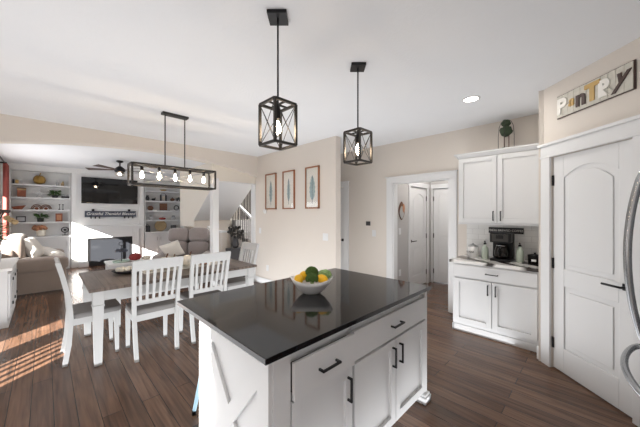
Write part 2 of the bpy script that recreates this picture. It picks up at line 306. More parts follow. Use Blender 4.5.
# interior panel door in a local frame: x 0..w, y = 0 face (outward -y), z up
def panel_door(name, Mx, wd, ht, arch, hinge_left, lever=True, flip=1):
    r = thing(name, None, None, tuple(Mx.translation), kind='structure'); b = MB(Mx); s = .115
    def bx(mb, x0, x1, y0, y1, z0, z1): return mb.box(x0, x1, y0, y1, z0*flip, z1*flip)
    bx(b, 0, wd, .012, .04, .01, ht); bx(b, 0, s, 0, .012, .01, ht); bx(b, wd-s, wd, 0, .012, .01, ht); bx(b, s, wd-s, 0, .012, .01, .24); bx(b, s, wd-s, 0, .012, .82, .98)
    n = 12; x0, x1 = s, wd-s; zt = ht-.12; sag = .09 if arch else 0
    cur = [(x0+(x1-x0)*i/n, (zt-sag+sag*(1-(2*i/n-1)**2))) for i in range(n+1)]
    b.prism([(x, z*flip) for x, z in cur]+[(x1, ht*flip), (x0, ht*flip)], 0, .012)
    bx(b, x0+.045, x1-.045, .003, .012, .285, .775)
    cur2 = [(x0+.045+(x1-x0-.09)*i/n, zt-.045-sag+sag*(1-(2*i/n-1)**2)) for i in range(n+1)]
    b.prism([(x0+.045, 1.025*flip), (x1-.045, 1.025*flip)]+[(x, z*flip) for x, z in reversed(cur2)], .003, .012)
    b.build('panel', 'white', r, .004)
    hx = 0 if hinge_left else wd
    for z in (.25, 1.02, 1.82):
        h = MB(Mx); bx(h, hx-.012, hx+.012, -.012, .004, z-.05, z+.05); h.build('hinge', 'black', r)
    if lever:
        lx = wd-.06 if hinge_left else .06; sg = -1 if hinge_left else 1; h = MB(Mx)
        h.box(lx-.025, lx+.025, -.008, .0, (.95-.025)*flip, (.95+.025)*flip); h.tube([(lx, 0, .95*flip), (lx, -.05, .95*flip), (lx+sg*.05, -.055, .95*flip), (lx+sg*.13, -.055, .95*flip)], .009); h.build('door_handle', 'black', r)
    return r
fl = 1 if DM_z > 0 else -1
panel_door('door_1', DM @ Matrix.Translation((D0+.005, .015, 0)), D1-D0-.01, DT-.005, True, True, True, fl)
# right-hand long wall X = 4.36
WX = 4.36
b = MB().box(WX, WX+.12, .29, 1.572, 0, CEIL).box(WX, WX+.12, 1.572, 2.535, 2.04, CEIL).box(WX, WX+.12, 2.535, 3.65, 0, CEIL).box(WX, WX+.12, 3.65, 4.42, 2.05, CEIL).box(WX, WX+.12, 4.42, 5.44, 0, CEIL)
struct('wall_right', b, 'beige')
def casing(name, x, y0, y1, zt, wl, wr, out=-1):
    b = MB(); t = .02*out
    b.box(x, x+t, y0-wr, y0, 0, zt).box(x, x+t, y1, y1+wl, 0, zt).box(x, x+t*1.1, y0-wr, y1+wl, zt, zt+.09).box(x, x+t*1.8, y0-wr-.015, y1+wl+.015, zt+.09, zt+.108)
    return struct(name, b, 'white', bevel=.002)
casing('trim_2', WX, 1.572, 2.535, 2.04, .12, .11); casing('trim_3', WX, 3.65, 4.42, 2.05, .12, .12)
b = MB().box(WX-.001, WX+.125, 2.515, 2.536, 0, 2.04).box(WX-.001, WX+.125, 1.571, 1.592, 0, 2.04).box(WX-.001, WX+.125, 1.572, 2.535, 2.02, 2.041); struct('trim_4', b, 'white')
panel_door('door_4', frame((WX+.03, 4.41, 0), (0, -1, 0), (1, 0, 0)) , .75, 2.04, False, True, True, 1)
# hall beyond the doorway
b = MB().box(4.48, 5.067, 2.57, 2.69, 0, CEIL).box(5.067, 5.83, 2.57, 2.69, 2.04, CEIL).box(5.83, 6.12, 2.57, 2.69, 0, CEIL); struct('wall_hall_left', b, 'greyw')
b = MB().box(6.0, 6.12, .9, 1.75, 0, CEIL).box(6.0, 6.12, 1.75, 2.51, 2.04, CEIL).box(6.0, 6.12, 2.51, 2.57, 0, CEIL); struct('wall_hall_far', b, 'greyw')
struct('wall_hall_right', MB().box(4.48, 6.12, .8, .9, 0, CEIL), 'greyw')
panel_door('door_2', frame((5.075, 2.585, 0), (1, 0, 0), (0, 1, 0)), .75, 2.03, True, False)
panel_door('door_3', frame((6.015, 2.505, 0), (0, -1, 0), (1, 0, 0)), .75, 2.03, False, True, False)
b = MB().box(5.0, 5.067, 2.55, 2.57, 0, 2.04).box(5.83, 5.897, 2.55, 2.57, 0, 2.04).box(4.98, 5.917, 2.548, 2.57, 2.04, 2.13); struct('trim_5', b, 'white')
b = MB().box(5.98, 6.0, 1.68, 1.75, 0, 2.04).box(5.98, 6.0, 2.51, 2.545, 0, 2.04).box(5.978, 6.0, 1.66, 2.545, 2.04, 2.13); struct('trim_6', b, 'white')
# art wall
struct('wall_art', MB().box(3.3, 3.42, 2.94, 5.44, 0, CEIL), 'beige', bevel=.004)
b = MB().box(3.286, 3.3, 2.93, 5.44, 0, .13).box(3.286, 3.43, 2.926, 2.94, 0, .13).box(3.42, 3.434, 2.93, 5.44, 0, .13); struct('baseboard_art', b, 'white')
b = MB().box(WX-.014, WX, 2.66, 3.52, 0, .13); struct('baseboard_right', b, 'white')
b = MB().box(LX, LX+.014, -3.48, 5.24, 0, .13); struct('baseboard_left', b, 'white')
b = MB().box(4.48, 5.0, 2.556, 2.57, 0, .13).box(5.986, 6.0, .9, 1.68, 0, .13); struct('baseboard_hall', b, 'white')
b = MB(DM); dbox(b, D1+.105, 1.2, -.014, 0, 0, .13); dbox(b, -.012, .045, -.014, 0, 0, .13); struct('baseboard_pantry', b, 'white')
struct('wall_corridor', MB().box(3.42, 5.0, 5.44, 5.56, 0, CEIL), 'beige')
# arched beam between dining and living
b = MB(); n = 40; xa, xb = -.92, 3.3
az = lambda x: 2.55-.0567*(x-1.2)**2
for i in range(n):
    p = xa+(xb-xa)*i/n; q = xa+(xb-xa)*(i+1)/n
    b.hexa([(p, 5.24, az(p)), (q, 5.24, az(q)), (q, 5.32, az(q)), (p, 5.32, az(p))], [(p, 5.24, CEIL), (q, 5.24, CEIL), (q, 5.32, CEIL), (p, 5.32, CEIL)])
b.box(LX, xa, 5.24, 5.44, 0, CEIL)
struct('wall_arch', b, 'beige')
b = MB()
for i in range(n):
    p = xa+(xb-xa)*i/n; q = xa+(xb-xa)*(i+1)/n
    if q > 2.36: continue
    b.hexa([(p, 5.32, az(p)), (q, 5.32, az(q)), (q, 5.44, az(q)), (p, 5.44, az(p))], [(p, 5.32, CEIL), (q, 5.32, CEIL), (q, 5.44, CEIL), (p, 5.44, CEIL)])
struct('wall_arch_inner', b, 'cream')
struct('wall_header', MB().box(2.34, 3.3, 5.32, 5.44, 2.155, CEIL), 'cream')
struct('trim_7', MB().box(2.34, 2.46, 5.31, 5.45, 0, 2.2), 'white', bevel=.004)
struct('trim_8', MB().box(3.27, 3.3, 5.31, 5.45, 0, 2.155).box(2.46, 3.3, 5.31, 5.45, 2.135, 2.155), 'white')
# living far wall, fireplace breast
struct('wall_far', MB().box(-.9, 3.2, 10.55, 10.7, 0, CEIL).box(3.2, 5.1, 10.55, 10.7, 0, CEIL), 'whitew')
b = MB().box(.52, 2.25, 10.2, 10.55, 0, CEIL).box(-.75, -.61, 10.2, 10.55, 0, CEIL).box(3.46, 3.6, 10.2, 10.55, 0, CEIL).box(-.61, .52, 10.2, 10.55, 2.62, CEIL).box(2.25, 3.46, 10.2, 10.55, 2.62, CEIL)
b.box(.54, .64, 10.18, 10.2, 0, 2.62).box(2.13, 2.23, 10.18, 10.2, 0, 2.62).box(-.75, 3.6, 10.17, 10.2, 2.62, CEIL)
struct('wall_breast', b, 'whitew', bevel=.003)
# stairs nook
struct('wall_stair_back', MB().box(3.0, 5.0, 8.75, 8.87, 0, CEIL), 'beige')
struct('wall_stair_right', MB().box(4.9, 5.02, 5.5, 8.8, 0, CEIL), 'greyw')
# ------------------------------------------------------------ built-in shelf units
ZS = (2.25, 1.92, 1.60, 1.28)
def shelf_unit(x0, x1, label):
    r = thing('built_in_shelves', label, 'shelves', ((x0+x1)/2, 10.4, 0))
    b = MB().box(x0, x0+.02, 10.21, 10.54, .9, 2.62).box(x1-.02, x1, 10.21, 10.54, .9, 2.62).box(x0, x1, 10.52, 10.545, .9, 2.62).box(x0, x1, 10.21, 10.54, 2.6, 2.62); b.build('carcass', 'whitew', r)
    for z in ZS: MB().box(x0+.02, x1-.02, 10.215, 10.52, z-.035, z).build('shelf', 'white', r)
    MB().box(x0, x1, 10.16, 10.54, .86, .9).build('countertop', 'white', r); MB().box(x0, x1, 10.2, 10.54, 0, .86).build('base', 'cab', r)
    n = 3; wd = (x1-x0-.04)/n
    for i in range(n):
        a = x0+.02+wd*i; d = MB(); shaker(d, Matrix.Translation((a+.006, 10.2, .12)), wd-.012, .70, .02); dd = d.build('door', 'cab', r)
        hx = a+wd-.05 if i % 2 == 0 else a+.05
        MB().box(hx-.006, hx+.006, 10.155, 10.18, .62, .74).build('handle', 'silver', dd)
    return r
def shaker(mb, Mx, wd, ht, t, rail=.055):    # front face toward -y of Mx
    o = mb.M; mb.M = o @ Mx
    t *= 1.2; mb.box(rail-.001, wd-rail+.001, -t*.25, 0, rail-.001, ht-rail+.001)
    mb.box(0, rail, -t, 0, 0, ht).box(wd-rail, wd, -t, 0, 0, ht).box(rail, wd-rail, -t, 0, 0, rail).box(rail, wd-rail, -t, 0, ht-rail, ht)
    mb.M = o; return mb
shelf_unit(-.609, .505, 'white built-in bookcase nearest the rust curtain, left of the fireplace')
shelf_unit(2.27, 3.46, 'white built-in bookcase on the right side of the fireplace, behind grey loveseat')
# fireplace
r = thing('fireplace', 'white mantel fireplace with glass front and dark surround below the television', 'fireplace', (1.385, 10.1, 0))
MB().box(.62, 2.16, 10.02, 10.18, 1.09, 1.15).box(.66, 2.12, 10.06, 10.18, 1.03, 1.09).build('mantel_shelf', 'white', r, .004)
b = MB().box(.68, .86, 10.1, 10.18, 0, 1.03).box(1.92, 2.10, 10.1, 10.18, 0, 1.03).box(.86, 1.92, 10.1, 10.18, .80, 1.03).box(.66, .88, 10.085, 10.18, 0, .14).box(1.90, 2.12, 10.085, 10.18, 0, .14).box(.72, .82, 10.09, 10.1, .2, .95).box(1.96, 2.06, 10.09, 10.1, .2, .95)
b.build('surround', 'white', r, .003)
MB().box(.86, 1.92, 10.13, 10.18, 0, .80).build('firebox', 'fire', r); MB().box(.93, 1.85, 10.125, 10.13, .10, .74).build('glass_front', 'fglass', r)
# television
r = thing('television', 'large black flat television mounted on white wall above the mantel', 'television', (1.4, 10.19, 1.8))
MB().box(.727, 2.06, 10.13, 10.18, 1.79, 2.525).build('television_body', 'dark', r, .004); MB().box(.74, 2.047, 10.125, 10.13, 1.805, 2.512).build('screen', 'tv', r)
# sign on wall over mantel
r = thing('word_sign', 'long slate sign with white script wording hung over the mantel', 'sign', (1.39, 10.17, 1.36))
MB().box(.80, 2.02, 10.14, 10.17, 1.40, 1.57).build('board', 'slate', r)
text('lettering', 'Grateful Thankful Blessed', .112, 'wtext', r, frame((1.41, 10.138, 1.49), (1, 0, 0), (0, 0, 1)), .002, .25)
for x in (.98, 1.84): MB().box(x-.03, x+.03, 10.13, 10.17, 1.57, 1.63).build('hanger', 'black', r)
for x in (.93, 1.03, 1.12, 1.72, 1.82, 1.92): MB().tube([(x, 10.13, 1.42), (x, 10.10, 1.37), (x, 10.08, 1.36), (x, 10.07, 1.39)], .013, 6).build('hook', 'black', r)
# ------------------------------------------------------------ stair flights
r = thing('staircase', 'white staircase with sloping plastered underside and dark iron balusters beyond the dining area', 'staircase', (3.4, 7.0, 0))
sl = .73; zz = lambda y: 1.31+(7.68-y)*sl
y0 = 7.68-(CEIL-1.31)/sl
MB().hexa([(2.86, y0, zz(y0)-.02), (3.9, y0, zz(y0)-.02), (3.9, 7.68, 1.31), (2.86, 7.68, 1.31)], [(2.86, y0, CEIL), (3.9, y0, CEIL), (3.9, 7.68, 1.36), (2.86, 7.68, 1.36)]).build('upper_flight', 'ceil', r)
b = MB().prism([(y0, zz(y0)), (7.68, 1.31), (8.75, 1.31), (8.75, CEIL), (y0, CEIL)], 2.855, 2.865, 'x'); b.build('stair_side', 'cream', r)
MB().box(2.86, 4.9, 7.68, 8.75, 1.14, 1.31).build('landing', 'cream', r); MB().box(2.86, 3.9, 7.66, 7.7, 0, 1.31).build('stair_wall', 'beige', r)
b = MB()
for i in range(8): b.box(3.95, 4.9, 5.7+i*.25, 5.7+(i+1)*.25, 0, .163*(i+1))
b.build('lower_flight', 'greyw', r)
hz = lambda y: .95+(y-5.7)*.52
MB().bar((3.93, 5.75, hz(5.75)), (3.93, 7.68, hz(7.68)), .06, .06).build('handrail', 'white', r)
for i in range(19):
    y = 5.8+i*.1; MB().box(3.922, 3.938, y, y+.016, max(0, hz(y)-.93), hz(y)+.0).build('baluster', 'balus', r)
for i in range(9):
    x = 3.98+i*.1; MB().box(x, x+.016, 7.70, 7.716, 1.31, 2.3).build('baluster', 'balus', r)
MB().box(3.94, 4.9, 7.68, 7.74, 2.3, 2.36).build('handrail', 'balus', r)
r = thing('half_wall', 'low beige half wall with white cap behind the grey loveseat', 'half wall', (2.95, 6.8, 0))
MB().box(2.9, 3.0, 6.1, 7.66, 0, 1.06).build('wall_panel', 'beige', r); MB().box(2.87, 3.03, 6.08, 7.66, 1.06, 1.095).build('cap', 'white', r)
for (x, y, l) in ((2.95, 6.95, 'left of the pair'), (2.95, 7.12, 'right of the pair')): pass
# ------------------------------------------------------------ kitchen island
IX0, IX1, IY0, IY1 = .66, 2.15, .965, 1.69
r = thing('kitchen_island', 'white kitchen island with a glossy black counter, black pulls and crossed end panel', 'kitchen island', (1.4, 1.4, 0))
MB().box(.701, IX1-.011, .985, IY1, .1, .888).box(.74, IX1-.06, 1.04, IY1-.02, 0, .1).build('body', 'cab', r)
MB().box(.622, 2.19, .928, 1.965, .892, .92).build('countertop', 'counter', r, .003)
b = MB().box(.68, .70, IY0, IY1, 0, .89)                       # end panel with frame and X
b.box(.66, .6801, IY0, IY0+.09, 0, .89).box(.66, .6801, IY1-.09, IY1, 0, .89).box(.66, .6801, IY0+.09, IY1-.09, .79, .89).box(.66, .6801, IY0+.09, IY1-.09, 0, .13)
ya, yb = IY0+.09, IY1-.09
b.build('end_panel', 'cab', r)
MB().bar((.6715, ya-.02, .11), (.6715, yb+.02, .81), .08, .015, (1, 0, 0)).build('cross_brace', 'cab', r)
MB().bar((.670, yb+.02, .11), (.670, ya-.02, .81), .08, .016, (1, 0, 0)).build('cross_brace', 'cab', r)
MB().box(.681, .772, .957, .985, 0, .888).box(2.132, 2.172, .957, .985, 0, .888).box(2.141, 2.172, .985, IY1, 0, .888).box(1.208, 1.222, .975, .985, .1, .888).box(.77, 2.14, .975, .985, .84, .888).build('face_frame', 'cab', r)
MB().box(2.10, 2.20, .935, 1.02, 0, .05).box(2.165, 2.195, .935, IY1, 0, .05).box(2.11, 2.19, .942, 1.01, .05, .07).build('base_foot', 'cab', r, .004)
def pull(mb, a, b_, out, w=.01):     # square bar pull
    a = Vector(a); b_ = Vector(b_); out = Vector(out); d = (b_-a).normalized()*.0
    mb.bar(a+out, b_+out, w, w); e = (b_-a).normalized()*w/2
    mb.bar(a+e, a+e+out, w, w); mb.bar(b_-e, b_-e+out, w, w); return mb
def front(name, x0, x1, z0, z1, y, hnd, par, rail=.055, flat=False):
    b = MB(); T = Matrix.Translation((x0, y, z0))
    if flat: b.box(x0, x1, y-.02, y, z0, z1)
    else: shaker(b, T, x1-x0, z1-z0, .02, rail)
    f = b.build(name, 'cab', par, .0015); h = MB()
    if hnd[0] == 'h': pull(h, (hnd[1]-.065, y-.02, hnd[2]), (hnd[1]+.065, y-.02, hnd[2]), (0, -.03, 0))
    else: pull(h, (hnd[1], y-.02, hnd[2]-.065), (hnd[1], y-.02, hnd[2]+.065), (0, -.03, 0))
    h.build('handle', 'black', f); return f
f = front('drawer', .778, 1.205, .668, .838, .955, ('h', .99, .755), r, flat=True)
MB().box(.79, 1.19, .955, 1.0, .69, .82).build('drawer_box', 'dark', f)
front('drawer', 1.225, 2.128, .668, .838, .975, ('h', 1.68, .755), r, flat=True)
front('door', .778, 1.205, .095, .655, .975, ('v', 1.165, .55), r)
front('door', 1.225, 1.672, .095, .655, .975, ('v', 1.632, .55), r); front('door', 1.680, 2.128, .095, .655, .975, ('v', 1.722, .55), r)
# ------------------------------------------------------------ fruit bowl on the island
BX, BY = 1.378, 1.465
def boat(a, r, z): return 1
r = thing('fruit_bowl', 'white boat shaped ceramic bowl holding produce on black island counter', 'bowl', (BX, BY, .92), -PI/4)
b = at(r)
prof = [(.0, .006), (.045, .004), (.05, 0), (.055, .004), (.085, .03), (.115, .065), (.135, .095), (.13, .095), (.108, .065), (.075, .03), (.04, .014), (.0, .012)]
n = 40; m = len(prof); vs = []; fs = []
for k in range(n):
    a = 2*PI*k/n
    for (q, z) in prof:
        vs.append((q*1.16*math.cos(a), q*.86*math.sin(a), z*(1+.28*math.cos(a)**2*(z/.095))))
for k in range(n):
    for j in range(m-1): fs.append((k*m+j, ((k+1) % n)*m+j, ((k+1) % n)*m+j+1, k*m+j+1))
b.add(vs, fs, True); b.build('bowl', 'bowlw', r)
def inbowl(dx, dy, z): v = WM[r.name] @ Vector((dx, dy, z)); return v
bowl = r
def broccoli(dx, dy, z, s, label, seed):
    c = inbowl(dx, dy, z); t = thing('broccoli', label, 'broccoli', tuple(c), 0, 'broccoli crowns in the fruit bowl'); b = at(t)
    for i in range(46):
        ph = i*2.39996; q = 1-i/46*1.25; rr = math.sqrt(max(0, 1-q*q)); b.ball((rr*math.cos(ph)*s*.72, rr*math.sin(ph)*s*.72, q*s*.62+s*.15), s*.26, n=8, m=6, nz=.25, f=7, seed=i+seed)
    b.build('crown', 'broc', t); at(t).lathe([(s*.2, -s*.7), (s*.28, -s*.3), (s*.5, s*.1)], n=10).build('stalk', 'stem', t)
broccoli(.0, .035, .135, .052, 'green broccoli crown at the back of the bowl, highest piece', 1)
broccoli(.005, -.045, .105, .050, 'green broccoli crown at the front of the bowl between the lemons', 9)
for dx, dy, z, l in ((-.092, -.02, .105, 'yellow lemon at the left end of the fruit bowl'), (-.06, .035, .118, 'yellow lemon tucked behind the leftmost lemon in the bowl'), (.078, -.035, .11, 'yellow lemon right of the front broccoli in the bowl')):
    c = inbowl(dx, dy, z); b = MB(Matrix.Translation(c) @ Matrix.Rotation(random.uniform(0, 3), 4, 'Z') @ Matrix.Rotation(1.3, 4, 'Y'))
    b.lathe([(0, -.045), (.008, -.042), (.02, -.035), (.03, -.018), (.033, 0), (.03, .018), (.02, .035), (.008, .042), (0, .046)], n=18)
    tag(b.build('lemon', 'lemon'), l, 'lemon', 'lemons in the fruit bowl')
c = inbowl(.095, .02, .128); b = MB(Matrix.Translation(c)); b.ball((0, 0, 0), .045, .042, .036, nz=.12, f=3)
for i in range(26):
    ph = i*2.4; q = .95-i/26*1.4; rr = math.sqrt(max(0, 1-q*q)); b.ball((rr*math.cos(ph)*.042, rr*math.sin(ph)*.04, q*.034), .016, .016, .007, n=7, m=5)
tag(b.build('artichoke', 'lime'), 'pale green artichoke at the right end of the fruit bowl', 'artichoke')
# ------------------------------------------------------------ bar stool
r = thing('bar_stool', 'light blue metal bar stool tucked under the island overhang', 'stool', (.985, 1.925, 0)); b = at(r)
b.soft(-.15, .15, -.15, .15, .575, .61, .3); b.build('seat', 'blue', r)
for sx in (-1, 1):
    for sy in (-1, 1):
        b = at(r); b.tube([(sx*.12, sy*.12, .585), (sx*.155, sy*.155, .3), (sx*.195, sy*.195, .02)], [.017, .016, .013]); l = b.build('leg', 'blue', r)
        at(r).lathe([(.016, 0), (.016, .03)], (sx*.196, sy*.196, 0), 10).build('foot', 'black', l)
for z, q in ((.22, .168), (.40, .144)):
    b = at(r)
    for a, c in (((-q, -q), (q, -q)), ((q, -q), (q, q)), ((q, q), (-q, q)), ((-q, q), (-q, -q))): b.bar((*a, z), (*c, z), .012, .022)
    b.build('rung', 'blue', r)
# ------------------------------------------------------------ coffee corner: base cabinet, counter, uppers
Mc = lambda y, z: frame((3.755, y, z), (0, -1, 0), (1, 0, 0))      # local x runs to -Y, front toward -X
r = thing('base_cabinet', 'white base cabinet with one wide drawer and two doors against the beige wall', 'cabinet', (4.05, .87, 0))
MB().box(3.755, 4.355, .415, 1.31, .1, .87).box(3.775, 4.355, .415, 1.30, 0, .1).build('body', 'cab', r)
MB().box(3.755, 3.775, .415, 1.31, 0, .085).box(3.762, 3.775, .415, 1.31, .085, .1).box(3.755, 4.355, 1.295, 1.318, 0, .085).build('base_molding', 'cab', r, .003)
def cfront(name, y0, y1, z0, z1, hnd, par, x=3.755, flat=False):
    b = MB(); T = frame((x, y0, z0), (0, -1, 0), (1, 0, 0)); wd = y0-y1
    if flat: b.box(x-.02, x, y1, y0, z0, z1)
    else: shaker(b, T, wd, z1-z0, .02)
    f = b.build(name, 'cab', par, .0015); h = MB()
    if hnd[0] == 'h': pull(h, (x-.02, hnd[1]-.065, hnd[2]), (x-.02, hnd[1]+.065, hnd[2]), (-.03, 0, 0))
    else: pull(h, (x-.02, hnd[1], hnd[2]-.06), (x-.02, hnd[1], hnd[2]+.06), (-.03, 0, 0))
    h.build('handle', 'black', f)
cfront('drawer', 1.285, .44, .70, .85, ('h', .865, .775), r, flat=True)
cfront('door', 1.285, .870, .13, .68, ('v', .905, .585), r); cfront('door', .860, .44, .13, .68, ('v', .825, .585), r)
tag(MB().box(3.72, 4.355, .415, 1.345, .872, .908).build('countertop', 'vein', None, .003), 'white quartz countertop with bold dark veins under the coffee maker', 'countertop')
struct('trim_9', MB().box(4.345, 4.359, .415, 1.326, .908, 1.37), 'tile')
r = thing('wall_cabinet', 'white two-door upper cabinet with crown hung above the coffee maker', 'cabinet', (4.2, .87, 1.37))
MB().box(4.03, 4.355, .415, 1.331, 1.37, 2.25).build('body', 'cab', r)
MB().prism([(4.03, 2.24), (3.975, 2.29), (3.975, 2.305), (4.355, 2.305), (4.355, 2.24)], .412, 1.34).build('crown', 'cab', r)
MB().box(3.975, 4.355, 1.34, 1.375, 2.285, 2.305).prism([(1.331, 2.24), (1.375, 2.29), (1.331, 2.29)], 3.99, 4.355, 'x').build('crown', 'cab', r)
MB().box(4.025, 4.05, .415, 1.335, 1.355, 1.372).build('light_rail', 'cab', r)
cfront('door', 1.322, .876, 1.385, 2.232, ('v', .912, 1.47), r, 4.03); cfront('door', .868, .43, 1.385, 2.232, ('v', .832, 1.47), r, 4.03)
# coffee maker
r = thing('coffee_maker', 'black and steel drip coffee maker with glass carafe on veined counter', 'coffee maker', (4.07, .83, .908), PI/2*0)
b = MB().box(3.95, 4.19, .72, .94, .908, .94).box(4.10, 4.19, .72, .94, .94, 1.25).box(3.95, 4.19, .72, .94, 1.14, 1.26); b.build('body', 'dark', r, .01)
MB().box(3.944, 3.951, .745, .915, 1.155, 1.245).build('control_panel', 'gunmetal', r); MB().box(3.940, 3.945, .79, .87, 1.19, 1.235).build('display', 'dark', r)
b = MB().lathe([(.055, 0), (.072, .03), (.074, .08), (.06, .13), (.05, .15)], (4.02, .83, .945), 20); c = b.build('carafe', 'coffee', r)
MB().tube([(3.955, .83, 1.075), (3.925, .83, 1.07), (3.92, .83, .99), (3.95, .83, .97)], .009, 8).build('carafe_handle', 'dark', c)
MB().lathe([(.052, 0), (.052, .012), (.02, .02), (0, .02)], (4.02, .83, 1.095), 20).build('carafe_lid', 'steel', c)
# canister, bottles, pot
r = thing('canister', 'white ceramic canister with lid at the left end of the coffee counter', 'canister', (4.11, 1.176, .908))
at(r).lathe([(.06, 0), (.065, .01), (.065, .14), (.06, .145)], n=24).build('jar', 'bowlw', r); at(r).lathe([(.062, .145), (.062, .155), (.03, .17), (.012, .172), (.014, .19), (0, .192)], n=20).build('lid', 'silver', r)
text('lettering', 'SUGAR', .03, 'charcoal', r, frame((4.0425, 1.19, .985), (0, -1, 0), (0, 0, 1)), .001)
for y, x, l in ((1.02, 4.07, 'sage green syrup bottle left of the coffee maker'), (.65, 4.09, 'sage green syrup bottle right of the coffee maker')):
    r = thing('syrup_bottle', l, 'bottle', (x, y, .908), 0, 'sage bottles on the coffee counter')
    at(r).lathe([(.036, 0), (.039, .01), (.039, .13), (.03, .155), (.016, .17), (.014, .19)], n=20).build('bottle', 'sage', r); at(r).lathe([(.017, .19), (.017, .205), (.006, .21), (.006, .235), (.0, .237)], n=12).box(-.03, .006, -.005, .005, .225, .235).build('pump', 'dark', r)
r = thing('black_pot', 'small black lidded pot at the right end of the coffee counter', 'pot', (4.09, .505, .908))
at(r).lathe([(.062, 0), (.068, .008), (.068, .085), (.07, .09)], n=24).build('pot', 'dark', r, 0); at(r).lathe([(.071, .09), (.071, .1), (.03, .112), (.01, .114), (.014, .13), (0, .132)], n=20).build('lid', 'dark', r)
MB().box(4.019, 4.023, .485, .53, .94, .965).build('label_plate', 'bowlw', r)
r = thing('coffee_sign', 'narrow black framed sign with small capital letters above the coffee maker', 'sign', (4.33, .845, 1.24))
MB().box(4.325, 4.345, .65, 1.04, 1.235, 1.312).build('frame', 'black', r); MB().box(4.322, 4.326, .66, 1.03, 1.245, 1.302).build('face', 'charcoal', r)
text('lettering', 'FRESH BREWED COFFEE', .036, 'wtext', r, frame((4.3205, .845, 1.2735), (0, -1, 0), (0, 0, 1)), .001)
# topiary lantern on top of cabinet
r = thing('topiary_ornament', 'green double ball topiary ornament in thin wire stand on the upper cabinet', 'ornament', (4.13, .80, 2.305))
b = at(r); b.ball((0, 0, .235), .068, .068, .065, nz=.25, f=5, seed=2); b.ball((0, 0, .335), .05, .05, .048, nz=.25, f=5, seed=5); b.build('foliage', 'dgreen', r)
at(r).tube([(0, .02, .02), (0, .02, .2)], .005).tube([(0, -.03, .02), (0, -.03, .2)], .005).build('stem', 'brown', r); at(r).lathe([(.075, 0), (.07, .012), (.045, .03), (0, .036)], n=20).build('base', 'dgreen', r)
b = at(r)
for sy in (-1, 1): b.tube([(0, sy*.085, 0), (0, sy*.085, .18), (0, sy*.075, .30), (0, sy*.05, .36)], .003, 6)
b.tube([(-.08, 0, 0), (-.085, 0, .2), (-.05, 0, .36)], .003, 6); b.build('wire_frame', 'gunmetal', r)
# ------------------------------------------------------------ pantry sign (on the diagonal wall)
SM = lambda x, z: DM @ Matrix.Translation((x, 0, 0))
def wp(x, z, out): return DM.translation + Vector((-1/S2, -1/S2, 0))*x + Vector((-1/S2, 1/S2, 0))*out + Vector((0, 0, z))
r = thing('pantry_sign', 'pale planked sign spelling Pantry in mixed letters above the pantry door', 'sign', tuple(wp(.55, 2.39, 0)))
b = MB(); a0, a1 = .23, .876
def wbox(mb, x0, x1, o0, o1, z0, z1):
    P = [wp(x, 0, o) for x, o in ((x0, o0), (x1, o0), (x1, o1), (x0, o1))]
    return mb.hexa([p+Vector((0, 0, z0)) for p in P], [p+Vector((0, 0, z1)) for p in P])
wbox(b, a0, a1, .001, .012, 2.39, 2.60).build('backing', 'dbrown', r)
for i in range(11):
    q = a0+.006+(a1-a0-.012)*i/11; wbox(MB(), q, q+(a1-a0-.012)/11-.003, .012, .018, 2.396, 2.594).build('plank', 'wood_sign', r)
def wtx(ch, x, z, size, m, shear=0, bold=.0, sx=1):
    o = wp(x, z, .022); F = frame(o, (-1/S2, -1/S2, 0), (0, 0, 1)) @ Matrix.Diagonal((sx, 1, 1, 1)); text('letter', ch, size, m, r, F, .004, shear, bold)
wtx('P', .29, 2.485, .19, 'wtext', 0, .008); wtx('a', .385, 2.50, .13, 'tan', .2, .002); wtx('n', .475, 2.49, .19, 'dbrown', 0, .007); wtx('T', .575, 2.495, .19, 'tan', 0, .01); wtx('R', .675, 2.485, .17, 'wtext', 0, .01); wtx('y', .785, 2.515, .19, 'dbrown', .35, .004)
# ------------------------------------------------------------ refrigerator
r = thing('refrigerator', 'stainless refrigerator with bowed tubular handles at the right edge', 'refrigerator', (2.235, -.58, 0))
MB().box(1.78, 2.69, -.955, -.26, .02, 1.78).build('body', 'charcoal', r, .004)
for x0, x1, hx in ((1.783, 2.232, 2.185), (2.238, 2.687, 2.285)):
    d = MB().box(x0, x1, -.255, -.2, .76, 1.78).build('door', 'steel', r, .008)
    MB().tube([(hx, -.2, .80)]+[(hx, -.19+.068*math.sin(PI*i/14)**.7, .80+.95*i/14) for i in range(15)]+[(hx, -.2, 1.75)], .014, 12).build('handle', 'steel', d)
d = MB().box(1.783, 2.687, -.255, -.2, .06, .75).build('freezer_drawer', 'steel', r, .008)
MB().tube([(1.84, -.2, .67)]+[(1.84+.79*i/14, -.19+.078*math.sin(PI*i/14)**.7, .67) for i in range(15)]+[(2.63, -.2, .67)], .016, 12).build('handle', 'steel', d)
